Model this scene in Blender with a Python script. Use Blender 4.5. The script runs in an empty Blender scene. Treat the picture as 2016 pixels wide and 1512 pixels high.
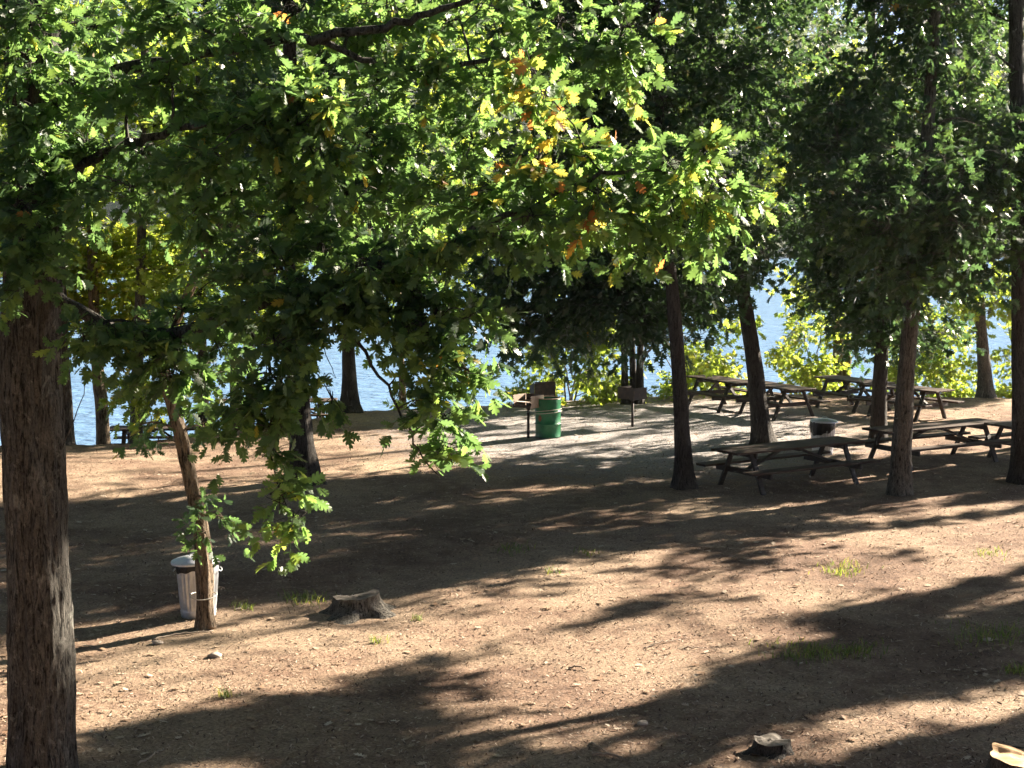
import bpy, math, random
import numpy as np
from mathutils import Vector
R = math.radians
rng = np.random.default_rng(7)
random.seed(7)
sc = bpy.context.scene
COL = sc.collection

# ------------------------------------------------------------------ camera model (pixel -> world)
F, CX, CY, HZ, CH = 3136.0, 1008.0, 756.0, 430.0, 4.83
PITCH = math.atan((CY - HZ) / F)
FW = np.array([0, math.cos(PITCH), -math.sin(PITCH)])
UP = np.array([0, math.sin(PITCH), math.cos(PITCH)])
RT = np.array([1.0, 0, 0])
CAM = np.array([0, 0, CH])

def ray(px, py):
    return FW + (px - CX) / F * RT - (py - CY) / F * UP
def at_y(px, py, Y):
    d = ray(px, py); return CAM + d * (Y / d[1])
def at_z(px, py, z=0.0):
    d = ray(px, py); return CAM + d * ((z - CH) / d[2])
def project(P):
    v = P - CAM
    f = v @ FW
    return np.stack([CX + F * (v @ RT) / f, CY - F * (v @ UP) / f], -1)

HAZE = .00013
SUN_AZ, SUN_EL = R(35), R(25)      # measured from +X towards +Y
S = np.array([math.cos(SUN_AZ) * math.cos(SUN_EL), math.sin(SUN_AZ) * math.cos(SUN_EL), math.sin(SUN_EL)])

# ------------------------------------------------------------------ object helpers
def link(o, parent=None):
    COL.objects.link(o)
    if parent is not None:
        o.parent = parent
    return o
def tag(o, label=None, cat=None, group=None, kind=None):
    if label: o['label'] = label
    if cat: o['category'] = cat
    if group: o['group'] = group
    if kind: o['kind'] = kind
    return o
def thing(name, label, cat, loc=(0, 0, 0), rz=0.0, group=None):
    o = bpy.data.objects.new(name, None)
    o.empty_display_size = .2
    o.location = tuple(float(v) for v in loc)
    o.rotation_euler = (0, 0, rz)
    link(o)
    return tag(o, label, cat, group)

class MB:
    """collects verts and polygons, links them as one mesh object"""
    def __init__(s):
        s.v = []; s.f = []; s.n = 0; s.attr = []
    def add(s, verts, faces, a=None):
        verts = np.asarray(verts, float).reshape(-1, 3)
        s.v.append(verts)
        s.f += [tuple(i + s.n for i in f) for f in faces]
        s.n += len(verts)
        return s
    def box(s, size, loc=(0, 0, 0), rot=None, bev=0.0):
        x, y, z = [v / 2 for v in size]
        b = min(bev, x * .9, y * .9, z * .9)
        if b <= 0:
            V = np.array([(sx * x, sy * y, sz * z) for sx in (-1, 1) for sy in (-1, 1) for sz in (-1, 1)])
            Fc = [(0, 1, 3, 2), (4, 6, 7, 5), (0, 4, 5, 1), (2, 3, 7, 6), (0, 2, 6, 4), (1, 5, 7, 3)]
        else:
            V = []; Fc = []
            c = [(sx, sy, sz) for sx in (-1, 1) for sy in (-1, 1) for sz in (-1, 1)]
            for (sx, sy, sz) in c:
                V += [(sx * x, sy * (y - b), sz * (z - b)), (sx * (x - b), sy * y, sz * (z - b)), (sx * (x - b), sy * (y - b), sz * z)]
            V = np.array(V)
            idx = lambda i, k: 3 * i + k
            for k, quad in ((0, (0, 1, 3, 2)), (0, (4, 6, 7, 5)), (1, (0, 4, 5, 1)), (1, (2, 3, 7, 6)), (2, (0, 2, 6, 4)), (2, (1, 5, 7, 3))):
                Fc.append(tuple(idx(i, k) for i in quad))
            for a, bb, k1, k2 in ((0, 1, 0, 1), (2, 3, 0, 1), (4, 5, 0, 1), (6, 7, 0, 1), (0, 2, 0, 2), (1, 3, 0, 2), (4, 6, 0, 2), (5, 7, 0, 2), (0, 4, 1, 2), (1, 5, 1, 2), (2, 6, 1, 2), (3, 7, 1, 2)):
                Fc.append((idx(a, k1), idx(bb, k1), idx(bb, k2), idx(a, k2)))
            for i in range(8):
                Fc.append((idx(i, 0), idx(i, 1), idx(i, 2)))
        if rot is not None:
            V = V @ np.array(rot).T
        return s.add(V + np.array(loc), Fc)
    def beam(s, a, b, w, h, bev=.004, up=(0, 0, 1)):
        a = np.array(a, float); b = np.array(b, float)
        d = b - a; L = np.linalg.norm(d); d /= L
        side = np.cross(up, d); side /= np.linalg.norm(side)
        u = np.cross(d, side)
        return s.box((L, w, h), (a + b) / 2, np.stack([d, side, u], 1), bev)
    def tube(s, P, r, sides=6, cap=True):
        v, f = tube(P, r, sides, cap); return s.add(v, f)
    def lathe(s, prof, n=40, mod=None, loc=(0, 0, 0)):
        th = np.linspace(0, 2 * math.pi, n, endpoint=False)
        V = []
        for k, (r, z) in enumerate(prof):
            rr = r * np.ones(n) if mod is None else r + mod(k, r, z, th)
            V.append(np.stack([rr * np.cos(th), rr * np.sin(th), np.full(n, z)], 1))
        Fc = []
        for k in range(len(prof) - 1):
            for i in range(n):
                j = (i + 1) % n
                Fc.append((k * n + i, k * n + j, (k + 1) * n + j, (k + 1) * n + i))
        return s.add(np.concatenate(V) + np.array(loc), Fc)
    def build(s, name, mat, parent=None, smooth=False, loc=None):
        me = bpy.data.meshes.new(name)
        me.from_pydata(np.concatenate(s.v).tolist(), [], s.f)
        me.materials.append(mat)
        if smooth:
            me.polygons.foreach_set('use_smooth', [True] * len(me.polygons))
        me.update()
        o = bpy.data.objects.new(name, me)
        if loc is not None: o.location = loc
        return link(o, parent)

def tube(P, r, sides=6, cap=True):
    P = np.asarray(P, float); n = len(P)
    r = np.broadcast_to(np.asarray(r, float), (n,))
    T = np.gradient(P, axis=0)
    T /= np.linalg.norm(T, axis=1, keepdims=True) + 1e-9
    ref = np.array([0, 0, 1.0]) if abs(T[:, 2]).mean() < .8 else np.array([1.0, 0, 0])
    A = np.cross(T, ref); A /= np.linalg.norm(A, axis=1, keepdims=True) + 1e-9
    B = np.cross(T, A)
    th = np.linspace(0, 2 * math.pi, sides, endpoint=False)
    V = (P[:, None, :] + r[:, None, None] * (np.cos(th)[None, :, None] * A[:, None, :] + np.sin(th)[None, :, None] * B[:, None, :])).reshape(-1, 3)
    Fc = []
    for k in range(n - 1):
        for i in range(sides):
            j = (i + 1) % sides
            Fc.append((k * sides + i, k * sides + j, (k + 1) * sides + j, (k + 1) * sides + i))
    if cap:
        Fc.append(tuple(range(sides - 1, -1, -1)))
        Fc.append(tuple(range((n - 1) * sides, n * sides)))
    return V, Fc

def smooth_path(P, n):
    """Catmull-Rom resample"""
    P = np.asarray(P, float)
    Q = np.concatenate([[2 * P[0] - P[1]], P, [2 * P[-1] - P[-2]]])
    u = np.linspace(0, len(P) - 1 - 1e-6, n)
    i = u.astype(int); t = (u - i)[:, None]
    a, b, c, d = Q[i], Q[i + 1], Q[i + 2], Q[i + 3]
    return .5 * (2 * b + (c - a) * t + (2 * a - 5 * b + 4 * c - d) * t ** 2 + (3 * b - a - 3 * c + d) * t ** 3)

def vnoise(x, y, px=0, seed=0):
    """2-D value noise; px = period in x (0 = none)"""
    xi = np.floor(x).astype(int); yi = np.floor(y).astype(int)
    fx = x - xi; fy = y - yi
    fx = fx * fx * (3 - 2 * fx); fy = fy * fy * (3 - 2 * fy)
    def h(a, b):
        if px: a = a % px
        n = (a * 374761393 + b * 668265263 + seed * 1442695041) & 0xffffffff
        n = ((n ^ (n >> 13)) * 1274126177) & 0xffffffff
        return ((n ^ (n >> 16)) & 0xffff) / 65535.0
    return (h(xi, yi) * (1 - fx) + h(xi + 1, yi) * fx) * (1 - fy) + (h(xi, yi + 1) * (1 - fx) + h(xi + 1, yi + 1) * fx) * fy

# ------------------------------------------------------------------ materials
def mat(name):
    m = bpy.data.materials.new(name); m.use_nodes = True
    nt = m.node_tree; nt.nodes.clear()
    out = nt.nodes.new('ShaderNodeOutputMaterial')
    return m, nt, out
def N(nt, t, **kw):
    n = nt.nodes.new(t)
    for k, v in kw.items():
        if k in n.inputs: n.inputs[k].default_value = v
        else: setattr(n, k, v)
    return n
def ramp(nt, stops, interp='LINEAR'):
    n = nt.nodes.new('ShaderNodeValToRGB'); cr = n.color_ramp; cr.interpolation = interp
    while len(cr.elements) < len(stops): cr.elements.new(.5)
    for e, (p, c) in zip(cr.elements, stops):
        e.position = p; e.color = (*c, 1)
    return n
def coords(nt, scale=(1, 1, 1), kind='Object', world=False):
    mp = nt.nodes.new('ShaderNodeMapping'); mp.inputs['Scale'].default_value = scale
    if world:
        g = nt.nodes.new('ShaderNodeNewGeometry'); nt.links.new(g.outputs['Position'], mp.inputs[0])
    else:
        tc = nt.nodes.new('ShaderNodeTexCoord'); nt.links.new(tc.outputs[kind], mp.inputs[0])
    return mp
def noise(nt, vec, scale, detail=6, rough=.6, dist=0):
    n = nt.nodes.new('ShaderNodeTexNoise')
    n.inputs['Scale'].default_value = scale; n.inputs['Detail'].default_value = detail
    n.inputs['Roughness'].default_value = rough; n.inputs['Distortion'].default_value = dist
    nt.links.new(vec.outputs[0], n.inputs['Vector']); return n
def mix(nt, fac, a, b, blend='MIX'):
    n = nt.nodes.new('ShaderNodeMix'); n.data_type = 'RGBA'; n.blend_type = blend
    for sock, v in ((n.inputs[0], fac), (n.inputs[6], a), (n.inputs[7], b)):
        if hasattr(v, 'outputs'): nt.links.new(v.outputs[0] if v.bl_idname != 'ShaderNodeMix' else v.outputs[2], sock)
        elif isinstance(v, (int, float)): sock.default_value = v
        else: sock.default_value = (*v, 1)
    return n
def bump(nt, h, strength, dist):
    b = nt.nodes.new('ShaderNodeBump'); b.inputs['Strength'].default_value = strength; b.inputs['Distance'].default_value = dist
    nt.links.new(h.outputs[0] if h.bl_idname != 'ShaderNodeMix' else h.outputs[2], b.inputs['Height']); return b

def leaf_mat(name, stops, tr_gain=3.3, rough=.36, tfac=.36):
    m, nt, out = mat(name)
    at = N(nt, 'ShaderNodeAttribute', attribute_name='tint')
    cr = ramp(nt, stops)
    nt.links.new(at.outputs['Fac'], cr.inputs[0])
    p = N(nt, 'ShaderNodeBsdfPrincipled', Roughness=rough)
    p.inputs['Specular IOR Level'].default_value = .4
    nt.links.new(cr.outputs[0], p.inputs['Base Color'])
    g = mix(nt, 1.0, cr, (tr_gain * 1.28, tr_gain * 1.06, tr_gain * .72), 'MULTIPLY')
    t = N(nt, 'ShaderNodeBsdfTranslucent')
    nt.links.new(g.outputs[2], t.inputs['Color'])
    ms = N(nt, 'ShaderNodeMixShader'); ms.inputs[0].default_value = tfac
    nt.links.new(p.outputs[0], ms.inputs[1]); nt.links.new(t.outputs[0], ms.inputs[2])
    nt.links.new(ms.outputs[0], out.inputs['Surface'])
    return m
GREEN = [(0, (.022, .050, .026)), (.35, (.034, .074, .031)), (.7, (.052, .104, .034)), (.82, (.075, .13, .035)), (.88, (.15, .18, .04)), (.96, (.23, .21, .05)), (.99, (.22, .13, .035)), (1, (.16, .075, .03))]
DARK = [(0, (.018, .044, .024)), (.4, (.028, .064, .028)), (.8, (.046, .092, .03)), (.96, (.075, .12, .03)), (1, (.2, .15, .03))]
BANK = [(0, (.06, .11, .022)), (.4, (.085, .14, .026)), (.8, (.115, .165, .03)), (1, (.17, .18, .032))]
YELL = [(0, (.07, .12, .02)), (.4, (.12, .145, .025)), (.72, (.24, .2, .03)), (.9, (.26, .14, .03)), (1, (.2, .07, .025))]
M = {}
M['oak_leaf'] = leaf_mat('oak_leaf', GREEN, 4.0, .44, .45)
M['dark_leaf'] = leaf_mat('dark_leaf', DARK)
M['bank_leaf'] = leaf_mat('bank_leaf', BANK, 3.4, .5, .55)
M['yellow_leaf'] = leaf_mat('yellow_leaf', YELL)
M['far_leaf'] = leaf_mat('far_leaf', [(0, (.05, .085, .03)), (.6, (.075, .12, .035)), (1, (.12, .15, .04))], 2.0, .6, .35)

def bark_mat(name, c0, c1, c2, scale=1.0, lichen=.0):
    m, nt, out = mat(name)
    mp = coords(nt, (1, 1, .16))
    n1 = noise(nt, mp, 34 * scale, 5, .6, .8)       # long furrows
    mpb = coords(nt, (1, 1, .5))
    n2 = noise(nt, mpb, 55 * scale, 5, .7, .4)      # plates and cracks
    mpc = coords(nt, (1, 1, .6))
    n3 = noise(nt, mpc, 3.2, 4, .6, .3)             # broad weathering
    r1 = ramp(nt, [(.36, (.12, .12, .12)), (.47, (.75, .75, .75)), (.62, (1, 1, 1))]); nt.links.new(n1.outputs[0], r1.inputs[0])
    r2 = ramp(nt, [(.32, (.35, .35, .35)), (.5, (.9, .9, .9)), (.7, (1.15, 1.15, 1.15))]); nt.links.new(n2.outputs[0], r2.inputs[0])
    cr = ramp(nt, [(.3, c0), (.5, c1), (.7, c2)]); nt.links.new(n3.outputs[0], cr.inputs[0])
    c = mix(nt, 1.0, mix(nt, 1.0, cr, r1, 'MULTIPLY'), r2, 'MULTIPLY')
    if lichen:
        n4 = noise(nt, coords(nt, (1, 1, .7)), 9, 8, .75, .5)
        lr = ramp(nt, [(.56, (0, 0, 0)), (.66, (lichen,) * 3)]); nt.links.new(n4.outputs[0], lr.inputs[0])
        c = mix(nt, lr, c, (.24, .24, .21))
    h = mix(nt, .35, r1, n2)
    b = bump(nt, h, 1.0, .03)
    p = N(nt, 'ShaderNodeBsdfPrincipled', Roughness=.9)
    p.inputs['Specular IOR Level'].default_value = .2
    nt.links.new(c.outputs[2], p.inputs['Base Color']); nt.links.new(b.outputs[0], p.inputs['Normal'])
    nt.links.new(p.outputs[0], out.inputs['Surface'])
    return m
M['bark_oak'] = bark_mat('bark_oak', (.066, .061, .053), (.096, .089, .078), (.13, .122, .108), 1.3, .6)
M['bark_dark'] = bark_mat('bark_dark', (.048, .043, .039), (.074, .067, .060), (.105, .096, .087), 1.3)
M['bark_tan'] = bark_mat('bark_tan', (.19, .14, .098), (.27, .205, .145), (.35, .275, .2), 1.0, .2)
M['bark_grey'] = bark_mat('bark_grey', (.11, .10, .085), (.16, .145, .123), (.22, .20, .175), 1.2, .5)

def ground_mat():
    m, nt, out = mat('bare_earth')
    mp = coords(nt, world=True)
    nb = noise(nt, mp, .35, 5, .6, .3)
    ns = noise(nt, mp, 3.0, 8, .7, .4)
    nf = noise(nt, mp, 30, 5, .75)
    vo = N(nt, 'ShaderNodeTexVoronoi'); vo.inputs['Scale'].default_value = 32
    nt.links.new(mp.outputs[0], vo.inputs['Vector'])
    base = ramp(nt, [(.3, (.07, .044, .033)), (.45, (.165, .109, .078)), (.58, (.275, .206, .147)), (.75, (.36, .286, .21))])
    s = mix(nt, .45, nb, ns)
    nt.links.new(s.outputs[2], base.inputs[0])
    npale = noise(nt, mp, .22, 4, .55, .5)
    pr = ramp(nt, [(.5, (0, 0, 0)), (.66, (.75, .75, .75))]); nt.links.new(npale.outputs[0], pr.inputs[0])
    base2 = mix(nt, pr, base, (.34, .268, .19))
    fine = ramp(nt, [(.28, (.32, .30, .29)), (.47, (.85, .83, .82)), (.66, (1.45, 1.4, 1.35))])
    nt.links.new(nf.outputs[0], fine.inputs[0])
    c = mix(nt, 1.0, base2, fine, 'MULTIPLY')
    # grey gravel round the grills: distance from a point on the ground
    vm = N(nt, 'ShaderNodeVectorMath', operation='DISTANCE')
    mpg = N(nt, 'ShaderNodeMapping'); mpg.inputs['Scale'].default_value = (1, .75, 0)
    nt.links.new(mp.outputs[0], mpg.inputs[0]); nt.links.new(mpg.outputs[0], vm.inputs[0])
    vm.inputs[1].default_value = (2.6, 37 * .75, 0)
    nd = N(nt, 'ShaderNodeMath', operation='MULTIPLY_ADD'); nd.inputs[1].default_value = 5.0
    nt.links.new(ns.outputs[0], nd.inputs[0]); nt.links.new(vm.outputs['Value'], nd.inputs[2])
    gr = ramp(nt, [(.0, (1, 1, 1)), (1, (0, 0, 0))])
    mr = N(nt, 'ShaderNodeMapRange'); mr.inputs['From Min'].default_value = 6.2; mr.inputs['From Max'].default_value = 8.8
    nt.links.new(nd.outputs[0], mr.inputs['Value']); nt.links.new(mr.outputs[0], gr.inputs[0])
    gv = ramp(nt, [(.0, (.15, .14, .14)), (.5, (.26, .24, .235)), (1, (.4, .38, .36))])
    nt.links.new(vo.outputs['Color'], gv.inputs[0])
    c2 = mix(nt, gr, c, gv)
    h = mix(nt, .5, nf, ns)
    b = bump(nt, h, .9, .05)
    p = N(nt, 'ShaderNodeBsdfPrincipled', Roughness=.95)
    p.inputs['Specular IOR Level'].default_value = .15
    nt.links.new(c2.outputs[2], p.inputs['Base Color']); nt.links.new(b.outputs[0], p.inputs['Normal'])
    nt.links.new(p.outputs[0], out.inputs['Surface'])
    return m
M['ground'] = ground_mat()

def simple(name, stops, scale=6, rough=.7, metal=0.0, bmp=.2, dist=.01, stretch=(1, 1, 1), spec=.4, detail=6):
    m, nt, out = mat(name)
    mp = coords(nt, stretch)
    n1 = noise(nt, mp, scale, detail, .65, .2)
    cr = ramp(nt, stops); nt.links.new(n1.outputs[0], cr.inputs[0])
    p = N(nt, 'ShaderNodeBsdfPrincipled', Roughness=rough, Metallic=metal)
    p.inputs['Specular IOR Level'].default_value = spec
    b = bump(nt, n1, bmp, dist)
    nt.links.new(cr.outputs[0], p.inputs['Base Color']); nt.links.new(b.outputs[0], p.inputs['Normal'])
    nt.links.new(p.outputs[0], out.inputs['Surface'])
    return m
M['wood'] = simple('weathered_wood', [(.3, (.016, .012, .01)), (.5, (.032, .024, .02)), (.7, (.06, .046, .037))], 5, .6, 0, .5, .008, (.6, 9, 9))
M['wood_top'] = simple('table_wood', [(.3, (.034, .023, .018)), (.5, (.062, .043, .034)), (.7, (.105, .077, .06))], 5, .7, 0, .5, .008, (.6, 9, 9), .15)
M['galv'] = simple('galvanised_steel', [(.3, (.50, .52, .54)), (.5, (.62, .64, .66)), (.7, (.74, .75, .76))], 14, .42, .75, .12, .004)
M['lid'] = simple('galvanised_lid', [(.3, (.55, .57, .60)), (.7, (.75, .77, .79))], 10, .45, .5, .1, .004)
M['bag'] = simple('black_plastic', [(.3, (.008, .008, .009)), (.7, (.02, .02, .022))], 9, .3, 0, .8, .02)
M['drum'] = simple('green_paint', [(.25, (.006, .075, .03)), (.5, (.008, .12, .048)), (.66, (.012, .16, .065)), (.70, (.16, .10, .05))], 5, .4, 0, .15, .01)
M['rust'] = simple('rust', [(.3, (.10, .035, .018)), (.7, (.24, .10, .045))], 20, .85)  # rust-red colour of the drum's faded sticker
M['cord'] = simple('pale_cord', [(.3, (.4, .38, .33)), (.7, (.6, .57, .5))], 30, .7)
M['iron'] = simple('rusty_iron', [(.3, (.018, .014, .013)), (.52, (.035, .026, .022)), (.7, (.085, .05, .035))], 12, .65, .2, .3, .006)
M['plate'] = simple('pale_plate', [(.3, (.24, .17, .13)), (.5, (.36, .27, .21)), (.72, (.46, .37, .30))], 9, .6, .15, .2, .005)  # pale tan metal for side plates, grates and the drum rim
M['mark'] = simple('chalk_paint', [(.3, (.45, .45, .43)), (.7, (.6, .6, .57))], 30, .8)
M['cut'] = simple('cut_wood', [(.3, (.05, .042, .035)), (.5, (.10, .085, .07)), (.72, (.19, .16, .13))], 9, .8, 0, .6, .02)
M['fresh_cut'] = simple('fresh_cut_wood', [(.3, (.30, .17, .08)), (.55, (.45, .28, .14)), (.75, (.58, .40, .22))], 9, .75, 0, .5, .015, (1, 6, 1))
M['stone'] = simple('field_stone', [(.3, (.22, .18, .15)), (.7, (.42, .36, .31))], 9, .85, 0, .5, .02)
M['stick'] = simple('dry_stick', [(.3, (.13, .095, .07)), (.7, (.33, .27, .21))], 14, .85, 0, .4, .006)
M['grass'] = leaf_mat('grass_blade', [(0, (.06, .10, .025)), (.5, (.10, .16, .035)), (1, (.2, .21, .06))], 2.2, .6, .35)
M['dead_leaf'] = leaf_mat('dead_leaf', [(0, (.25, .15, .09)), (.4, (.30, .22, .15)), (.8, (.40, .32, .24)), (1, (.48, .41, .33))], 1.0, .6, .1)
M['chip'] = leaf_mat('wood_chip', [(0, (.07, .042, .032)), (.35, (.16, .11, .08)), (.7, (.31, .23, .17)), (1, (.44, .36, .28))], 1.0, .9, .02)

def water_mat():
    m, nt, out = mat('lake_water')
    mp = coords(nt, (1.0, 2.0, 1), world=True)
    n1 = noise(nt, mp, .75, 4, .55, .3)
    n2 = noise(nt, mp, .14, 3, .5)
    h = mix(nt, .25, n1, n2)
    b = bump(nt, h, 1.0, .5)
    p = N(nt, 'ShaderNodeBsdfPrincipled', Roughness=.2, IOR=1.33)
    p.inputs['Base Color'].default_value = (.13, .235, .385, 1)
    nt.links.new(b.outputs[0], p.inputs['Normal'])
    nt.links.new(p.outputs[0], out.inputs['Surface'])
    return m
M['water'] = water_mat()

# ------------------------------------------------------------------ ground
EDGE_PX = [(-900, 900), (-300, 885), (0, 876), (130, 872), (250, 868), (400, 848), (550, 832), (700, 808), (800, 803), (950, 796), (1100, 786), (1250, 777), (1400, 772), (1650, 772), (1900, 778), (2100, 780), (2600, 790), (3400, 800)]
EDGE = np.array([at_z(*p)[:2] for p in EDGE_PX])
def edge_y(x): return np.interp(x, EDGE[:, 0], EDGE[:, 1])
def ground_z(x, y):
    x = np.asarray(x, float); y = np.asarray(y, float)
    z = .10 * (vnoise(x * .35 + 50, y * .35 + 50, 0, 3) - .5) + .035 * (vnoise(x * 1.7 + 90, y * 1.7, 0, 5) - .5) + .02 * (vnoise(x * 5 + 90, y * 5, 0, 6) - .5)
    d = y - edge_y(x)
    z = np.where(d > -.3, z - .24 * np.clip(d + .3, 0, None) - .35 * (1 - np.exp(-np.clip(d + .3, 0, None) * 1.2)), z)
    z = np.maximum(z, -6)
    z = z + .27 * np.clip(12.3 - y, 0, 40)
    return z
def axis(lo, a, b, hi, fine, coarse):
    return np.concatenate([np.arange(lo, a, coarse), np.arange(a, b, fine), np.arange(b, hi + .01, coarse)])
gx = axis(-160, -16, 18, 160, .14, 4.0); gy = axis(-60, 11.5, 46, 62, .14, 2.0)
X, Y = np.meshgrid(gx, gy)
Z = ground_z(X, Y)
V = np.stack([X, Y, Z], -1).reshape(-1, 3)
ny, nx = X.shape
ii = np.arange(nx * ny).reshape(ny, nx)
Q = np.stack([ii[:-1, :-1], ii[:-1, 1:], ii[1:, 1:], ii[1:, :-1]], -1).reshape(-1, 4)
def np_mesh(name, V, loops, starts, totals, material, smooth=False, face_attr=None):
    me = bpy.data.meshes.new(name)
    me.vertices.add(len(V)); me.vertices.foreach_set('co', np.ascontiguousarray(V, dtype=np.float32).ravel())
    me.loops.add(len(loops)); me.loops.foreach_set('vertex_index', np.ascontiguousarray(loops, dtype=np.int32))
    me.polygons.add(len(starts)); me.polygons.foreach_set('loop_start', np.ascontiguousarray(starts, dtype=np.int32))
    if smooth: me.polygons.foreach_set('use_smooth', np.ones(len(starts), dtype=bool))
    if face_attr is not None:
        a = me.attributes.new('tint', 'FLOAT', 'FACE'); a.data.foreach_set('value', np.ascontiguousarray(face_attr, dtype=np.float32))
    me.materials.append(material)
    me.update(calc_edges=True)
    return me
def quad_obj(name, V, Q, material, parent=None, smooth=False, attr=None):
    me = np_mesh(name, V, Q.ravel(), np.arange(len(Q)) * 4, 4, material, smooth, attr)
    return link(bpy.data.objects.new(name, me), parent)
tag(quad_obj('ground', V, Q, M['ground'], smooth=True), kind='structure')
def gz(x, y): return float(ground_z(np.array([x]), np.array([y]))[0])

WL = -3.0
wx = np.linspace(-700, 700, 15); wy = np.linspace(38, 460, 10)
X, Y = np.meshgrid(wx, wy); V = np.stack([X, Y, np.full_like(X, WL)], -1).reshape(-1, 3)
ii = np.arange(X.size).reshape(X.shape)
Q = np.stack([ii[:-1, :-1], ii[:-1, 1:], ii[1:, 1:], ii[1:, :-1]], -1).reshape(-1, 4)
tag(quad_obj('lake', V, Q, M['water']), kind='structure')
# far shore
hx = np.linspace(-900, 900, 90); hy = np.linspace(300, 1500, 60)
X, Y = np.meshgrid(hx, hy)
def hill_z(x, y):
    sh = 318 + 16 * np.sin(x * .02) + 8 * np.sin(x * .053 + 1)
    d = y - sh
    return np.where(d < 0, WL - 2, WL - .5 + 90 * (1 - np.exp(-np.clip(d, 0, None) / 150)) + 6 * np.sin(x * .012 + 2) * np.clip(d / 100, 0, 1))
V = np.stack([X, Y, hill_z(X, Y)], -1).reshape(-1, 3)
ii = np.arange(X.size).reshape(X.shape)
Q = np.stack([ii[:-1, :-1], ii[:-1, 1:], ii[1:, 1:], ii[1:, :-1]], -1).reshape(-1, 4)
M['hill'] = simple('forest_floor', [(.3, (.03, .045, .018)), (.7, (.07, .09, .03))], .2, .95)
tag(quad_obj('hills', V, Q, M['hill'], smooth=True), kind='structure')

# ------------------------------------------------------------------ leaves
def leaf_template(kind):
    """returns verts (V,3) local x along, y across, z normal; faces list"""
    if kind == 'oak':       # deeply lobed, both halves folded, slightly curled
        o = [(.10, .02), (.20, .16), (.30, .19), (.29, .07), (.40, .27), (.52, .31), (.48, .09), (.60, .33), (.74, .36), (.68, .10), (.80, .22), (.93, .22), (.88, .08), (1.0, .03)]
        mid = [.10, .20, .28, .30, .38, .46, .48, .56, .64, .68, .76, .84, .88, .97]
    elif kind == 'mid':
        o = [(.08, .02), (.26, .24), (.34, .08), (.55, .36), (.58, .11), (.80, .33), (.80, .10), (1.0, .04)]
        mid = [.08, .24, .34, .48, .58, .70, .80, .98]
    elif kind == 'oval':
        o = [(.05, .02), (.35, .23), (.7, .2), (1.0, .01)]; mid = [.05, .35, .7, .98]
    V = []; Fc = []
    n = len(o); wf = .8 if kind == 'oak' else 1.0
    for x in mid: V.append((x, 0, -.10 * x * x))
    for s in (1, -1):
        b = len(V)
        for (x, y) in o: V.append((x, s * y * wf, .28 * y - .12 * x * x - .25 * y * y))
        for k in range(n - 1):
            q = (k, k + 1, b + k + 1, b + k)
            Fc.append(q if s < 0 else q[::-1])
    if kind == 'oak':   # petiole
        pass
    return np.array(V), np.array(Fc)
LT = {k: leaf_template(k) for k in ('oak', 'mid', 'oval')}

def norm(a): return a / (np.linalg.norm(a, axis=-1, keepdims=True) + 1e-9)

class Sprays:
    """twig ends: base position, direction; each carries leaves"""
    def __init__(s): s.P = []; s.D = []; s.T = []; s.C = []
    def add(s, P, D, tint, C): s.C.append(np.atleast_2d(C)); s.P.append(np.atleast_2d(P)); s.D.append(np.atleast_2d(D)); s.T.append(np.atleast_1d(tint))
    def get(s):
        if not s.P: return np.zeros((0, 3)), np.zeros((0, 3)), np.zeros(0), np.zeros((0, 3))
        return np.concatenate(s.P), np.concatenate(s.D), np.concatenate(s.T), np.concatenate(s.C)

def leaves_mesh(name, P, D, T, kind, size, nleaf, length, material, origin, droop=.35, parent=None, tint_spread=.13, flat=.55):
    """all leaves of one crown as one mesh"""
    n = len(P)
    k = np.arange(nleaf)
    u = .25 + .75 * (k + .5) / nleaf
    u = np.where(k >= nleaf - 4, 1.0, u)[None, :] * (1 + .06 * rng.normal(size=(n, nleaf)))
    D = norm(D)
    up = np.array([0, 0, 1.0])
    side = norm(np.cross(D, up + .01 * rng.normal(size=(n, 3))))
    upp = np.cross(side, D)
    L = length * rng.uniform(.7, 1.25, size=(n, 1))
    pos = P[:, None, :] + D[:, None, :] * (u * L)[..., None] - up * (droop * (u ** 2) * L)[..., None]
    ang = (k * 2.4)[None, :] + rng.uniform(0, 6.28, size=(n, 1)) + .4 * rng.normal(size=(n, nleaf))
    spread = rng.uniform(.55, 1.25, size=(n, nleaf))
    ld = D[:, None, :] * np.cos(spread)[..., None] + (side[:, None, :] * np.cos(ang)[..., None] + upp[:, None, :] * (np.sin(ang) * .55)[..., None]) * np.sin(spread)[..., None]
    ld = ld - up * rng.uniform(.05, droop * 1.9 + .1, size=(n, nleaf))[..., None]
    ld = norm(ld)
    nr = up * flat + rng.normal(size=(n, nleaf, 3)) * .5
    w = norm(np.cross(nr, ld)); nn = np.cross(ld, w)
    s = size * rng.uniform(.7, 1.25, size=(n, nleaf))
    tv, tf = LT[kind]
    ld = ld.reshape(-1, 3); w = w.reshape(-1, 3); nn = nn.reshape(-1, 3); pos = pos.reshape(-1, 3); s = s.reshape(-1)
    curl = rng.uniform(-.6, 1.8, size=len(s))
    wid = rng.uniform(.85, 1.15, size=len(s))
    V = pos[:, None, :] + s[:, None, None] * (tv[None, :, 0:1] * ld[:, None, :] + wid[:, None, None] * tv[None, :, 1:2] * w[:, None, :] + (curl[:, None] * tv[None, :, 2])[..., None] * nn[:, None, :])
    nl, nv = V.shape[:2]
    Fq = (tf[None] + (np.arange(nl) * nv)[:, None, None]).reshape(-1, 4)
    tint = np.clip(np.repeat(T, nleaf) + tint_spread * rng.normal(size=nl), 0, 1)
    return quad_obj(name, V.reshape(-1, 3) - origin, Fq, material, parent, False, np.repeat(tint, len(tf)))

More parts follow.
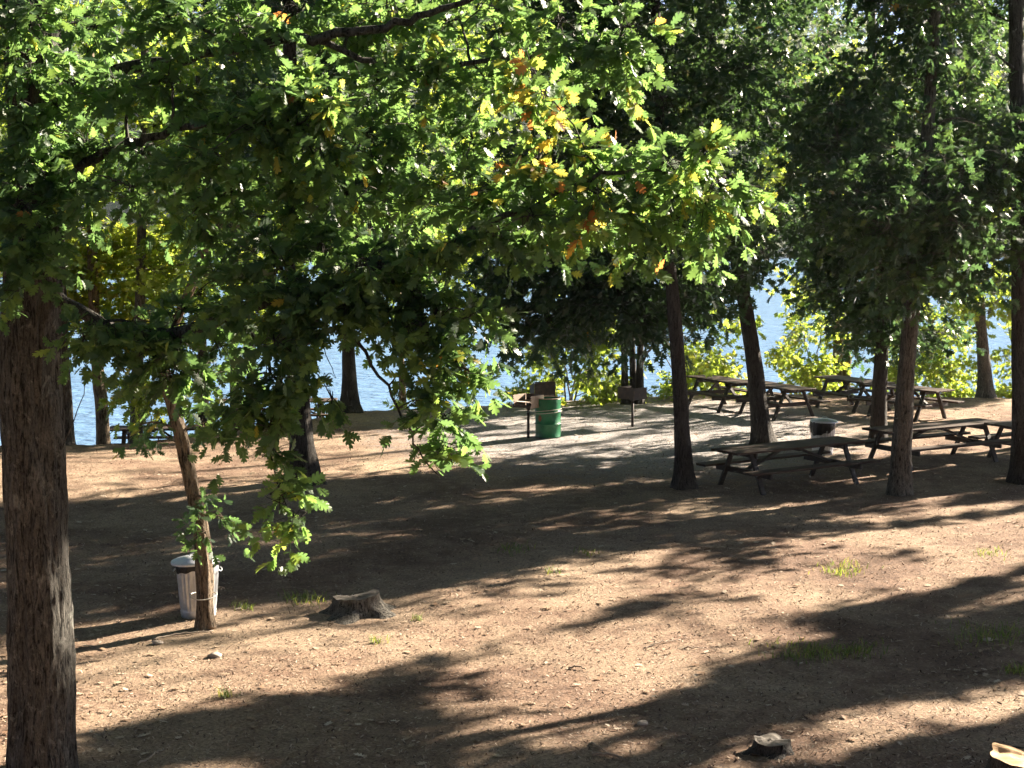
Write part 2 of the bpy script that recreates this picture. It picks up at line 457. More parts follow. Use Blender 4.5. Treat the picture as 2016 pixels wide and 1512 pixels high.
# ------------------------------------------------------------------ trees
LIT = []     # world points that must see the sun
LITO = []
SHADE = []   # world points that must not (points, weight)
TREES = []

def trunk_mesh(path, r0, r1, ridges=14, amp=.05, sides=20, rings=60, flare=.7, seed=0, fade=.22):
    P = smooth_path(path, rings)
    n = len(P)
    u = np.linspace(0, 1, n)
    h = np.concatenate([[0], np.cumsum(np.linalg.norm(np.diff(P, axis=0), axis=1))])
    r = (r0 + (r1 - r0) * u)
    th = np.linspace(0, 2 * math.pi, sides, endpoint=False)
    TH, Hh = np.meshgrid(th, h)
    lob = .5 + .5 * np.cos(TH * 5 + seed) * .8 + .25 * np.cos(TH * 3 + 2 * seed)
    fl = 1 + flare * np.exp(-Hh / fade) * (.55 + .6 * lob) + flare * .25 * np.exp(-Hh / (fade * 4))
    a = TH / (2 * math.pi) * ridges
    wob = vnoise(a * .5, Hh * 1.3, max(1, ridges // 2), seed + 1) * 1.6
    rd = vnoise(a + 0 * wob, Hh * 2.2 + wob, ridges, seed)
    rd2 = vnoise(a * 2, Hh * 7, ridges * 2, seed + 9)
    big = vnoise(a * .25, Hh * .9, max(1, ridges // 4), seed + 4)
    rr = r[:, None] * fl * (1 + amp * (2 * rd - 1) + amp * .5 * (2 * rd2 - 1) + .09 * (2 * big - 1))
    V = P[:, None, :] + rr[..., None] * np.stack([np.cos(TH), np.sin(TH), 0 * TH], -1)
    V = V.reshape(-1, 3)
    ii = np.arange(n * sides).reshape(n, sides)
    jj = np.roll(ii, -1, axis=1)
    Q = np.stack([ii[:-1], jj[:-1], jj[1:], ii[1:]], -1).reshape(-1, 4)
    return V, Q, P, r

def in_poly(pts, poly):
    x, y = pts[:, 0], pts[:, 1]
    c = np.zeros(len(pts), bool); j = len(poly) - 1
    for i in range(len(poly)):
        xi, yi = poly[i]; xj, yj = poly[j]
        m = ((yi > y) != (yj > y)) & (x < (xj - xi) * (y - yi) / (yj - yi + 1e-9) + xi)
        c ^= m; j = i
    return c

class Tree:
    def __init__(s, name, label, base, path, r0, r1, bark, leafmat, leaf, size, nleaf=9, length=.5, group=None, droop=.35, sides=18, rings=50, amp=.06, flare=.6, fade=.3, cat='tree', ridges=14):
        s.base = np.array(base, float)
        s.name = name
        s.root = thing(name, label, cat, base, group=group)
        s.path = path; s.leafmat = leafmat; s.leaf = leaf; s.size = size; s.nleaf = nleaf; s.length = length; s.droop = droop
        s.lit = []; s.sp = Sprays(); s.limb = MB(); s.bark = bark
        if path is not None:
            V, Q, P, r = trunk_mesh(path, r0, r1, ridges, amp, sides, rings, flare, len(TREES) * 3 + 1, fade)
            s.limb.add(V - s.base, Q.tolist())
            s.nodes = P[len(P) // 5:].copy(); s.nr = r[len(P) // 5:].copy()
        TREES.append(s)
    def branch(s, pts, r0, r1, n=None, sides=7):
        pts = np.asarray(pts, float)
        n = n or max(6, 4 * len(pts))
        P = smooth_path(pts, n)
        L = np.linalg.norm(P[-1] - P[0])
        P[1:-1] += rng.normal(size=(n - 2, 3)) * min(.02, L * .008)
        r = np.linspace(r0, r1, n)
        s.limb.tube(P - s.base, r, sides)
        s.nodes = np.concatenate([s.nodes, P]); s.nr = np.concatenate([s.nr, r])
        return P
    def near(s, p, low=True):
        d = np.linalg.norm(s.nodes - p, axis=1)
        if low: d = d + 1.3 * np.clip(s.nodes[:, 2] - p[2], 0, None) - .0 * s.nr
        return int(np.argmin(d))
    def clump(s, c, rad, n, tint=.45, outward=None):
        """branch out to a clump and hang n sprays in it"""
        c = np.asarray(c, float); rad = np.broadcast_to(np.asarray(rad, float), (3,))
        i = s.near(c); a = s.nodes[i]
        L = np.linalg.norm(c - a)
        if L > .15:
            m = (a + c) / 2 + np.array([0, 0, .12 * L]) + rng.normal(size=3) * .06 * L
            rr = min(s.nr[i] * .6, .012 + .012 * L)
            s.branch([a, m, c], rr, .006, sides=5)
        d = norm(rng.normal(size=(n, 3))) * (rng.uniform(0, 1, size=(n, 1)) ** .42)
        P = c + d * rad
        out = norm(d * np.array([1, 1, .6]) + .35 * norm(c - s.nodes[i] + 1e-6) + rng.normal(size=(n, 3)) * .35 + np.array([0, 0, .05]))
        s.sp.add(P - out * s.length * .4, out, np.clip(tint + .12 * rng.normal(size=n), 0, 1), np.repeat(c[None], n, 0))
    def fill(s, poly, y0, y1, nclump, per, rad=.55, tint=.45, taper=None):
        """clumps spread through the crown's volume seen inside an outline, between two depths"""
        poly = np.array(poly, float)
        lo, hi = poly.min(0), poly.max(0)
        got = []
        tries = 0
        while len(got) < nclump and tries < 60:
            q = rng.uniform(lo, hi, size=(nclump, 2))
            q = q[in_poly(q, poly)]
            got += list(q); tries += 1
        C = [at_y(p[0], p[1], rng.uniform(y0, y1)) for p in got[:nclump]]
        ax = s.nodes.mean(0)
        C.sort(key=lambda c: min(np.linalg.norm(s.nodes - c, axis=1)))
        for c in C:
            s.clump(c, (rad, rad, rad * .6), per, tint)
    def crown(s, z0, z1, w, nclump, per, rad=.7, tint=.45, cx=0, cy=0):
        """egg-shaped crown about the stem"""
        C = []
        for _ in range(nclump):
            t = rng.uniform(0, 1) ** .9
            z = z0 + (z1 - z0) * t
            prof = math.sin(math.pi * min(1, .18 + .8 * t)) ** .7
            a = rng.uniform(0, 6.283); rr = w * prof * math.sqrt(rng.uniform(.05, 1))
            k = int(np.argmin(abs(s.nodes[:, 2] - min(z, s.nodes[:, 2].max()))))
            C.append(np.array([s.nodes[k, 0] + cx * t + rr * math.cos(a), s.nodes[k, 1] + cy * t + rr * math.sin(a), z]))
        C.sort(key=lambda c: min(np.linalg.norm(s.nodes - c, axis=1)))
        for c in C: s.clump(c, (rad, rad, rad * .6), per, tint)
    def finish(s):
        P, D, T = s.P, s.D, s.T
        if len(P):
            # twigs that carry the leaves
            E = P + norm(D) * s.length * .9 - np.array([0, 0, .3]) * s.droop * s.length
            A = norm(np.cross(norm(D), np.array([0, 0, 1.0]) + .01)) * .004
            B = np.cross(norm(D), A / .004) * .004
            mdl = (P + E) / 2 + np.array([0, 0, .05]) * s.length
            rings = []
            for Q, w in ((s.C, 1.3), ((s.C + P) / 2 + np.array([0, 0, .04]), 1.15), (P, 1), (mdl, .8), (E, .4)):
                for k in range(3):
                    th = k * 2.094
                    rings.append(Q + w * (A * math.cos(th) + B * math.sin(th)))
            V = np.stack(rings, 1)
            f = np.array([(r * 3 + k, r * 3 + (k + 1) % 3, r * 3 + 3 + (k + 1) % 3, r * 3 + 3 + k) for r in (0, 1, 2, 3) for k in range(3)])
            n = len(P)
            FQ = (f[None] + (np.arange(n) * 15)[:, None, None]).reshape(-1, 4)
            s.limb.add((V.reshape(-1, 3) - s.base), FQ.tolist())
        if s.limb.n:
            s.limb.build('trunk' if s.path is not None else 'stem', M[s.bark], s.root, True)
        if len(P):
            leaves_mesh('crown', P, D, T, s.leaf, s.size, s.nleaf, s.length, M[s.leafmat], s.base, s.droop, s.root)

def ptpath(pts, Y, sink=.12):
    out = []
    for p in pts:
        out.append(at_y(p[0], p[1], p[2] if len(p) > 2 else Y))
    out[0][2] = gz(out[0][0], out[0][1]) - sink
    return np.array(out)
def gbase(px, py):
    b = at_z(px, py); b[2] = gz(b[0], b[1]); return b

# ---- the big near oak
A0 = gbase(82, 1520); YA = A0[1]
pa = ptpath([(82, 1520), (80, 1300), (70, 1000), (58, 700), (66, 480), (70, 250), (64, 0), (70, -300), (80, -700), (90, -1150)], YA)
oak = Tree('oak_tree', 'large foreground oak, thick furrowed trunk at the left edge, lobed leaves across the top', A0, pa, .272, .19, 'bark_oak', 'oak_leaf', 'oak', .132, 13, .33, droop=.42, sides=128, rings=520, amp=.08, flare=.12, fade=.3, ridges=34)
def q(px, py, Y): return at_y(px, py, Y)
oak.branch([q(85, 560, YA), q(200, 635, 13.2), q(330, 655, 12.6), q(520, 600, 12.2), q(660, 560, 12.1), q(780, 515, 12), q(880, 488, 12), q(950, 445, 12.0), q(1060, 400, 12.0), q(1170, 350, 12), q(1280, 335, 12.0), q(1400, 365, 12)], .06, .008, 60, 9)
oak.branch([q(66, 420, YA), q(160, 330, 13.4), q(280, 270, 13), q(450, 235, 12.6), q(600, 240, 12.2)], .06, .012, 24)
oak.branch([q(66, 260, YA), q(200, 150, 13.5), q(400, 110, 13.4), q(600, 75, 13), q(780, 50, 13), q(900, 5, 13), q(1040, -30, 13)], .07, .015, 34)
oak.branch([q(600, 75, 13), q(760, 130, 13.2), q(930, 125, 13.4), q(1090, 100, 13.5), q(1170, 88, 13.5), q(1260, 100, 13.5)], .03, .008, 24)
oak.branch([q(520, 600, 12.2), q(620, 610, 12), q(700, 660, 11.9), q(760, 760, 11.8), q(820, 870, 11.8), q(868, 940, 11.8)], .022, .004, 26)
oak.branch([q(430, 620, 12.3), q(500, 660, 12), q(545, 740, 11.8), q(555, 830, 11.7), q(535, 900, 11.7), q(570, 1010, 11.7)], .018, .004, 22)
oak.branch([q(1200, 345, 12), q(1160, 310, 12), q(1135, 255, 12), q(1090, 200, 12), q(1045, 165, 12)], .009, .004, 14, 5)
oak.branch([q(1160, 310, 12), q(1120, 305, 12), q(1075, 320, 12)], .005, .003, 8, 5)
oak.branch([q(860, 660, 11.9), q(700, 655, 11.9)], .006, .004, 8, 5)
oak.branch([q(66, 100, YA), q(-120, -80, 13), q(-300, -160, 12.5)], .06, .02, 12)
oak.branch([q(640, 640, 12), q(640, 690, 12), q(652, 722, 12), q(662, 745, 12)], .005, .002, 8, 5)
oak.branch([q(118, 900, 13.55), q(135, 850, 13.4), q(160, 790, 13.3), q(172, 745, 13.2)], .006, .003, 10, 5)
def cl(t, L, Y, dy, lit=None, dens=1.0, tint=.45):
    """clumps by where they hang: x, y, half-width, half-height in photo pixels at depth Y"""
    for (x, y, rx, ry, n) in L:
        y -= (44 if y > 500 and Y < 13 else 16) if t.leaf == 'oak' and t is oak else 20 if t.leaf == 'oak' else 0
        yy = Y + rng.uniform(-dy, dy)
        k = yy / F
        c = at_y(x, y, yy)
        t.clump(c, (rx * k, max(.18, .5 * (rx + ry) * k * .9), ry * k), int(n * dens), tint)
        if lit is True: 
            for _ in range(4): LIT.append(c + rng.normal(size=3) * np.array([rx, rx, ry]) * k * .5)
        elif lit is False: 
            for _ in range(6): SHADE.append(c + rng.normal(size=3) * np.array([rx, rx, ry]) * k * .6)
# bright, sunlit ends of the long limb
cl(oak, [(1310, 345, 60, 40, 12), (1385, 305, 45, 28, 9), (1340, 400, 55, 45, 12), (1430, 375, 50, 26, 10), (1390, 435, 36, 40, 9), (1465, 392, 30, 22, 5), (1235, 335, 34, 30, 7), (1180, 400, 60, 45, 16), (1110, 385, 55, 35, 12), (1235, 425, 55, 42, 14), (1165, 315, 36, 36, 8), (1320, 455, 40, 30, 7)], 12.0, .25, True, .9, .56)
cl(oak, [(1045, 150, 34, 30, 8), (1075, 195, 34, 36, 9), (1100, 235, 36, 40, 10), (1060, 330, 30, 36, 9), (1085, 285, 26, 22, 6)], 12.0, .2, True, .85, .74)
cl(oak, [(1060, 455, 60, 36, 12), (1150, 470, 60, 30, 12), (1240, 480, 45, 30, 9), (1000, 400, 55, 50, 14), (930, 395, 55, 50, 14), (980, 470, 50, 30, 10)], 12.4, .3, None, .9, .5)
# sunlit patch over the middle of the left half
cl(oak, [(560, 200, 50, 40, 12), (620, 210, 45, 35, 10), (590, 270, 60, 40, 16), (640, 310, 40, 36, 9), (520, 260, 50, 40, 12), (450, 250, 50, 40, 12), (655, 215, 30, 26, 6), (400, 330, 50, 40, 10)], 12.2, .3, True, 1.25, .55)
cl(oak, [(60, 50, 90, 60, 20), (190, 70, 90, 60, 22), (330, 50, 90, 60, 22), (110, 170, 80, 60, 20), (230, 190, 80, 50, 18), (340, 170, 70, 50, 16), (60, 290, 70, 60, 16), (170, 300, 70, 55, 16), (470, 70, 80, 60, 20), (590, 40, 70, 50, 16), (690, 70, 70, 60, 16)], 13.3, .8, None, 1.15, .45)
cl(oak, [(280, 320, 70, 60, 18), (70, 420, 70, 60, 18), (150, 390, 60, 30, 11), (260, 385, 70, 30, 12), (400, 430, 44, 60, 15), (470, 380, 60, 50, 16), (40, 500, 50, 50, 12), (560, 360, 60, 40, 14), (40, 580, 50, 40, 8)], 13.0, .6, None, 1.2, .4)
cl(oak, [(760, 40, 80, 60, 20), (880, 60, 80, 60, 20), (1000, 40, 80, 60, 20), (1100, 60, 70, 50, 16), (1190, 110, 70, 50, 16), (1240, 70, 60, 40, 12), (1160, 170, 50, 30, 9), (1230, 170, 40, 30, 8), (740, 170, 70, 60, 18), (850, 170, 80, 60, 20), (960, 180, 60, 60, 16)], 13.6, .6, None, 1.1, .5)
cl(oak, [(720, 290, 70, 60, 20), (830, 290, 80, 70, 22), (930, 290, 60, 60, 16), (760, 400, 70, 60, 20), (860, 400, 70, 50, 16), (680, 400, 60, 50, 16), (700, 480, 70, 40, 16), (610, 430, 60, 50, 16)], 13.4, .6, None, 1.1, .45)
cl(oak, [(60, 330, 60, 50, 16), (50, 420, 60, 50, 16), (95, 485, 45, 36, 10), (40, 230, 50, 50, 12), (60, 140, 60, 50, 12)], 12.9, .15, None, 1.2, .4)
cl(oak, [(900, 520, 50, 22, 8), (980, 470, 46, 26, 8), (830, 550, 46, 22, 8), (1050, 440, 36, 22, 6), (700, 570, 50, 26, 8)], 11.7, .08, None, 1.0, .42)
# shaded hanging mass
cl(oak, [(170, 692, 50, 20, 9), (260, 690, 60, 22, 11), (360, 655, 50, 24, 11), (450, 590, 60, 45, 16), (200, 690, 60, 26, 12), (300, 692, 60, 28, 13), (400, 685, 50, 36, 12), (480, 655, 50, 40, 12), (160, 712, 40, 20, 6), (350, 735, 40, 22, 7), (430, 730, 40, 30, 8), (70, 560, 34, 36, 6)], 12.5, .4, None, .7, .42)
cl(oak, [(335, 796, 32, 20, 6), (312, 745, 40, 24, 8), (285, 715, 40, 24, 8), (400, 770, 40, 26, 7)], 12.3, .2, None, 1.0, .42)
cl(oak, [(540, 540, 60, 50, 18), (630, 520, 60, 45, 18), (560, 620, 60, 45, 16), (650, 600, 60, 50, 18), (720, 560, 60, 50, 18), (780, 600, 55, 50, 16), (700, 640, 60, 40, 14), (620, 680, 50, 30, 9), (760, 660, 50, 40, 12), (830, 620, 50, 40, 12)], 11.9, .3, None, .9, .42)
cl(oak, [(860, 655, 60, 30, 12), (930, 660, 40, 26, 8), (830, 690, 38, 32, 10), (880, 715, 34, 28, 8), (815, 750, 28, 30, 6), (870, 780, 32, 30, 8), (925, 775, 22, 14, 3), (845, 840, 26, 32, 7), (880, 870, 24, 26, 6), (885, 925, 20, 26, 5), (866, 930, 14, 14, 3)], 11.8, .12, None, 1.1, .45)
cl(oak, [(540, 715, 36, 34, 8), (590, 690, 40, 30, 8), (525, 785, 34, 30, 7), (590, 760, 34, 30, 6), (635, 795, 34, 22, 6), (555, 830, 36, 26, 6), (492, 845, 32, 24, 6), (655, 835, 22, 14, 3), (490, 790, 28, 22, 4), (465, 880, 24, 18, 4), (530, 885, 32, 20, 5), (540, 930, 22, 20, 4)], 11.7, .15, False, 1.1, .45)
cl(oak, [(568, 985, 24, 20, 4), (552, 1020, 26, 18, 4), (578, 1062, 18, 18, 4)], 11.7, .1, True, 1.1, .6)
# upper crown above the frame, enlarged to block sky light
oak.crown(8.2, 14.5, 5.5, 150, 12, .9, .45)

# ---- leaning young tree beside the bin
B0 = gbase(405, 1236)
B_ = Tree('leaning_tree', 'slender leaning tree with peeling sunlit bark in front of the galvanised bin', B0, ptpath([(405, 1236), (402, 1130), (395, 1040), (378, 960), (362, 890), (340, 800), (322, 730), (335, 660), (375, 570), (420, 450)], B0[1]), .098, .05, 'bark_tan', 'oak_leaf', 'oak', .14, 8, .3, sides=40, rings=170, amp=.17, flare=.5, fade=.12, ridges=12)
cl(B_, [(405, 1005, 24, 18, 4), (440, 1040, 26, 18, 4), (385, 1045, 22, 22, 3), (405, 1070, 18, 14, 3)], B0[1] - .25, .1, True, 1.0, .35)
cl(B_, [(275, 858, 30, 12, 5), (320, 852, 24, 12, 3), (400, 860, 24, 14, 4), (310, 890, 20, 8, 2)], B0[1], .2, None, 1.0, .55)
cl(B_, [(280, 640, 60, 40, 14), (400, 560, 50, 50, 12), (440, 460, 50, 50, 14)], B0[1], .5, None, 1.0, .5)

def mt(name, label, pts, base_py, r0, r1, bark, leafmat, leaf='mid', size=.19, Y=None, group=None, rise=None, **kw):
    b = gbase(pts[0][0], base_py)
    if Y is not None:
        b = at_y(pts[0][0], base_py, Y); b[2] = gz(b[0], Y)
    P = ptpath([(pts[0][0], base_py)] + list(pts[1:]), b[1])
    return Tree(name, label, b, P, r0, r1, bark, leafmat, leaf, size, kw.pop('nleaf', 9), kw.pop('length', .6), group=group, **kw)

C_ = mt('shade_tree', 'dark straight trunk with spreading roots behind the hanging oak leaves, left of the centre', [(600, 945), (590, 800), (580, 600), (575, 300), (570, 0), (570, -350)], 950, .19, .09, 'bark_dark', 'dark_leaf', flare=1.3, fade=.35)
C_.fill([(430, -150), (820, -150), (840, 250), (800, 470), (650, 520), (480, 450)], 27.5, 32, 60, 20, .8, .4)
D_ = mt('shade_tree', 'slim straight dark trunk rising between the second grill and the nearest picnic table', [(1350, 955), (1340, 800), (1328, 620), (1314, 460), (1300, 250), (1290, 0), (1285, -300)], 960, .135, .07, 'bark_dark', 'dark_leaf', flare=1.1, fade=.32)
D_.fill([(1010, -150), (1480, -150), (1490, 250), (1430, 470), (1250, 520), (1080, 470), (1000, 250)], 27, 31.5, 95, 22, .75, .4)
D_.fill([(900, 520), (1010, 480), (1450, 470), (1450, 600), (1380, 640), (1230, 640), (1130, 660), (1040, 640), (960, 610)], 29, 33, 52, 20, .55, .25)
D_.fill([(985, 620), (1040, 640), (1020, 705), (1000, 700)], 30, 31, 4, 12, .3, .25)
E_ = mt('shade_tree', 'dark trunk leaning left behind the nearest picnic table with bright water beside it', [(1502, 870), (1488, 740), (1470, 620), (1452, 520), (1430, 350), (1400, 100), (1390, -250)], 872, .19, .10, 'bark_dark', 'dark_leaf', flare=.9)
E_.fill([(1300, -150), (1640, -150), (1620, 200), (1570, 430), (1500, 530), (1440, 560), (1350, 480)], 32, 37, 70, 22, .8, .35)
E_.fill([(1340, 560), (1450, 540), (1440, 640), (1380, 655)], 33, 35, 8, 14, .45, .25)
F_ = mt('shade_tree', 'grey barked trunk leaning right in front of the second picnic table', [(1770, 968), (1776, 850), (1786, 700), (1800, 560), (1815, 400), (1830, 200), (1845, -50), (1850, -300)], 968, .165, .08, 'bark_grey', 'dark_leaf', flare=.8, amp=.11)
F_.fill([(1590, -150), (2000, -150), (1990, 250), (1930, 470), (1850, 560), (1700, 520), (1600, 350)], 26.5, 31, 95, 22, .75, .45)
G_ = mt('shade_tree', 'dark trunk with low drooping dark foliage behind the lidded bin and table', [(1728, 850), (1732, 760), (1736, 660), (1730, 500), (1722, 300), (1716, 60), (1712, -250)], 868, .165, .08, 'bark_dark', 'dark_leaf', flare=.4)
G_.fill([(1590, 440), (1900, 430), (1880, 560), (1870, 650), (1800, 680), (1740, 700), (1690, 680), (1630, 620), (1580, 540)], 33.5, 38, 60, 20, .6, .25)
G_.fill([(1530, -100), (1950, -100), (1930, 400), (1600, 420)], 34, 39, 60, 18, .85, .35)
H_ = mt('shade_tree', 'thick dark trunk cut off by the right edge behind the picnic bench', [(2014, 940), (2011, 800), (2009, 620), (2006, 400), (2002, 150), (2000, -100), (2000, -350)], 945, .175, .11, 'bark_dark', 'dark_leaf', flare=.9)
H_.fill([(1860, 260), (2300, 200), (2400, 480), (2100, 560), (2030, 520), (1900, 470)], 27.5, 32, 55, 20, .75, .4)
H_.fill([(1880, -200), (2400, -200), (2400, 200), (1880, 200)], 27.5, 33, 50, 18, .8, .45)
for t_ in (C_, D_, E_, F_, G_, H_): t_.crown(9.2, 14.5, 4.6, 80, 18, .9, .45)  # high crowns above the frame, added to keep sky light off the ground
F_.fill([(1730, 300), (1900, 280), (1900, 560), (1760, 560)], 25.8, 27.4, 14, 20, .6, .35)
H_.fill([(1900, 280), (2080, 260), (2080, 500), (1930, 520)], 27.0, 28.6, 12, 20, .6, .35)
# ---- trees along the bank
I_ = mt('bank_tree', 'pale grey trunk with flared base standing on the bank at the right, beyond the tables', [(1942, 778), (1936, 700), (1928, 600), (1920, 450), (1912, 250), (1905, 0)], 780, .165, .10, 'bark_grey', 'bank_leaf', size=.22, flare=1.0, fade=.3)
I_.fill([(1840, -100), (2150, -100), (2150, 520), (2000, 600), (1890, 560), (1840, 300)], 42, 48, 62, 18, .9, .45)
I_.fill([(1880, 560), (1990, 560), (1990, 620), (1900, 620)], 42.5, 44, 6, 12, .45, .5)
J_ = mt('bank_tree', 'tan double trunk on the bank directly behind the far picnic tables', [(1650, 770), (1650, 700), (1648, 620), (1640, 450), (1630, 200), (1620, -50)], 772, .16, .09, 'bark_tan', 'bank_leaf', size=.22, Y=46.5)
J_.branch([J_.base + np.array([.26, .1, -.1]), at_y(1668, 700, 46.6), at_y(1664, 620, 46.8), at_y(1680, 450, 47)], .12, .06, 20, 10)
J_.fill([(1490, 150), (1740, 100), (1720, 480), (1650, 600), (1560, 620), (1510, 500)], 44.5, 50, 60, 17, .9, .5)
K1 = mt('thin_tree', 'leftmost of three thin dark stems behind the second grill', [(1231, 770), (1229, 700), (1226, 620), (1215, 450), (1200, 250)], 776, .095, .05, 'bark_dark', 'bank_leaf', size=.22, Y=41.2, group='three thin stems on the bank')
K2 = mt('thin_tree', 'middle one of three thin dark stems behind the second grill', [(1247, 770), (1245, 700), (1243, 620), (1245, 450), (1250, 250)], 776, .085, .05, 'bark_dark', 'bank_leaf', size=.22, Y=41.5, group='three thin stems on the bank')
K3 = mt('thin_tree', 'rightmost of three thin dark stems behind the second grill, forking low', [(1259, 770), (1260, 700), (1264, 640), (1275, 480), (1300, 250)], 776, .095, .05, 'bark_dark', 'bank_leaf', size=.22, Y=41.3, group='three thin stems on the bank')
K3.branch([at_y(1260, 725, 41.3), at_y(1275, 695, 41.3), at_y(1290, 670, 41.3), at_y(1310, 600, 41.5)], .04, .02, 10)
K1.fill([(1060, 400), (1230, 400), (1230, 640), (1120, 640), (1070, 560)], 40, 45, 30, 16, .75, .45)
K2.fill([(1150, 200), (1330, 200), (1340, 540), (1180, 560)], 40, 45, 24, 16, .8, .45)
K3.fill([(1250, 350), (1440, 350), (1440, 640), (1330, 680), (1270, 600)], 40, 45, 30, 16, .75, .45)
L_ = mt('bank_tree', 'dark trunk with wide root flare standing alone against the water left of the drum', [(691, 808), (688, 740), (686, 660), (690, 480), (694, 200), (700, -50)], 812, .17, .09, 'bark_dark', 'bank_leaf', size=.22, flare=1.1, fade=.28)
L_.fill([(600, -50), (960, -50), (980, 400), (930, 560), (840, 580), (700, 520), (600, 400)], 37.5, 43, 65, 17, .85, .45)
M1 = mt('bank_tree', 'dark trunk half hidden behind the right side of the big oak trunk', [(128, 868), (126, 760), (120, 600), (115, 400), (110, 100)], 872, .16, .09, 'bark_dark', 'bank_leaf', size=.22, Y=34)
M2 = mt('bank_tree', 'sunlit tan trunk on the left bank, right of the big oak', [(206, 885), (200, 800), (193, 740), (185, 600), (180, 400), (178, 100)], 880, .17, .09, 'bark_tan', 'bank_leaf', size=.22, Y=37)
M3 = mt('bank_tree', 'mottled grey trunk in front of the bench on the left bank', [(268, 880), (268, 820), (270, 740), (275, 600), (280, 400), (285, 100)], 872, .15, .09, 'bark_grey', 'bank_leaf', size=.22, Y=36)
M4 = mt('bank_tree', 'short dark stem showing under the leaves right of the leaning tree', [(402, 850), (400, 780), (398, 650), (395, 450), (390, 150)], 850, .125, .07, 'bark_dark', 'bank_leaf', size=.22, Y=36.6, flare=.8)
M5 = mt('bank_tree', 'pale tan trunk beside the far picnic table on the left bank', [(464, 860), (462, 780), (459, 680), (455, 500), (450, 200)], 850, .125, .07, 'bark_tan', 'bank_leaf', size=.22, Y=38.5)
M6 = mt('bank_tree', 'dim trunk glimpsed through the oak leaves right of the pale tan one', [(492, 850), (492, 770), (494, 650), (500, 450), (505, 150)], 840, .11, .07, 'bark_dark', 'bank_leaf', size=.22, Y=40)
N_ = mt('bank_tree', 'small tan stem with bright sprigs behind the lowest hanging oak branch', [(794, 805), (792, 760), (790, 700), (785, 560), (780, 350)], 806, .10, .05, 'bark_tan', 'bank_leaf', size=.2, Y=42, flare=.3)
N_.fill([(760, 790), (790, 780), (815, 795), (800, 815), (770, 812)], 41, 42, 3, 7, .3, .6)
N_.fill([(700, 250), (900, 250), (930, 540), (850, 590), (740, 540)], 40.5, 45, 30, 16, .8, .55)
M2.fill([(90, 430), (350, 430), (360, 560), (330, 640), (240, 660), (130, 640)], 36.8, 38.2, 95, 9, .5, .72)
for p_ in np.concatenate(M2.sp.P)[::3]: LITO.append((p_, None))
WIN = np.concatenate(M2.sp.P)[::2]
M2.fill([(-100, -100), (280, -100), (280, 420), (-60, 420)], 36, 41, 40, 16, .9, .5)
M3.fill([(235, 740), (320, 730), (330, 790), (260, 800)], 35.2, 36.6, 6, 9, .35, .65)
M3.fill([(220, -100), (480, -100), (500, 500), (300, 560)], 35, 40, 44, 16, .9, .5)
M1.fill([(-250, 100), (140, 100), (130, 520), (-200, 560)], 33, 38, 30, 16, .9, .45)
M5.fill([(400, 100), (560, 100), (560, 640), (440, 640)], 37.5, 41, 28, 16, .8, .5)
M5.fill([(415, 750), (450, 745), (450, 790), (425, 790)], 38, 39, 3, 7, .3, .6)
M4.fill([(340, 200), (460, 200), (450, 640), (350, 640)], 35.5, 38, 22, 16, .7, .5)
M6.fill([(480, 200), (640, 200), (640, 600), (500, 640)], 39, 42, 24, 16, .8, .5)
# a young tree just right of the camera whose leaves reach into the top right corner
W0 = np.array([2.75, 5.6, gz(2.75, 5.6)])
W_ = Tree('sapling', 'near sapling whose few broad leaves enter the top right corner', W0, np.array([W0 - [0, 0, .1], W0 + [.02, 0, 1.5], W0 + [-.05, 0, 3.0], W0 + [-.1, .05, 4.2]]), .035, .012, 'bark_dark', 'bank_leaf', 'oval', .10, 5, .16, sides=10, rings=20, droop=.5)
W_.branch([W0 + [-.06, 0, 3.2], at_y(2190, 60, 5.3), at_y(2100, 90, 5.1)], .01, .004, 12, 5)
cl(W_, [(2085, 140, 10, 30, 1), (2150, 100, 30, 40, 3), (2085, 190, 10, 16, 1)], 5.1, .05, None, 1, .6)
W_.crown(W0[2] + 3.6, W0[2] + 4.6, .35, 6, 4, .2, .6, cx=.8)

# ---- shrubs on the bank
def shrub(label, poly, y0, y1, nclump, per, tint, stems, rad=.45, leaf='mid', size=.17, name='shrub', group=None):
    poly = np.array(poly, float)
    cx = stems[0]; Yb = (y0 + y1) / 2
    b = at_y(cx, 790, Yb); b[2] = gz(b[0], Yb)
    t = Tree(name, label, b, None, 0, 0, 'bark_tan', 'bank_leaf', leaf, size, 8, .45, cat='shrub', droop=.3)
    t.nodes = np.zeros((0, 3)); t.nr = np.zeros(0)
    top = poly[:, 1].min()
    for k, sx in enumerate(stems):
        f = b + np.array([rng.uniform(-.15, .15), rng.uniform(-.15, .15), -.1])
        e = at_y(sx + rng.uniform(-14, 14), top + .25 * (790 - top), Yb + rng.uniform(-.4, .4))
        m = (f + e) / 2 + np.array([(e[0] - f[0]) * -.12, 0, .1])
        t.branch([f, m, e], .028, .010, 12, 6)
    t.fill(poly, y0, y1, nclump, int(per * 1.5), rad, tint)
    for p_ in np.concatenate(t.sp.P)[::5]: LITO.append((p_, t))
    return t
shrub('bright leafy shrub on the bank between the green drum and the second grill', [(1050, 690), (1120, 610), (1200, 600), (1225, 700), (1225, 785), (1130, 785), (1075, 740)], 40.5, 44, 34, 13, .55, [1120, 1160, 1195, 1090])
shrub('low feathery shrub behind the first picnic tables, left of the leaning trunk', [(1270, 690), (1340, 660), (1400, 690), (1445, 735), (1440, 775), (1280, 778)], 42, 45, 24, 12, .6, [1350, 1300, 1410, 1290])
shrub('tall sunlit sapling between the leaning dark trunk and the tan double trunk', [(1530, 690), (1570, 590), (1640, 570), (1640, 690), (1630, 765), (1555, 745)], 45, 48, 30, 12, .6, [1610, 1580, 1635], name='bank_sapling')
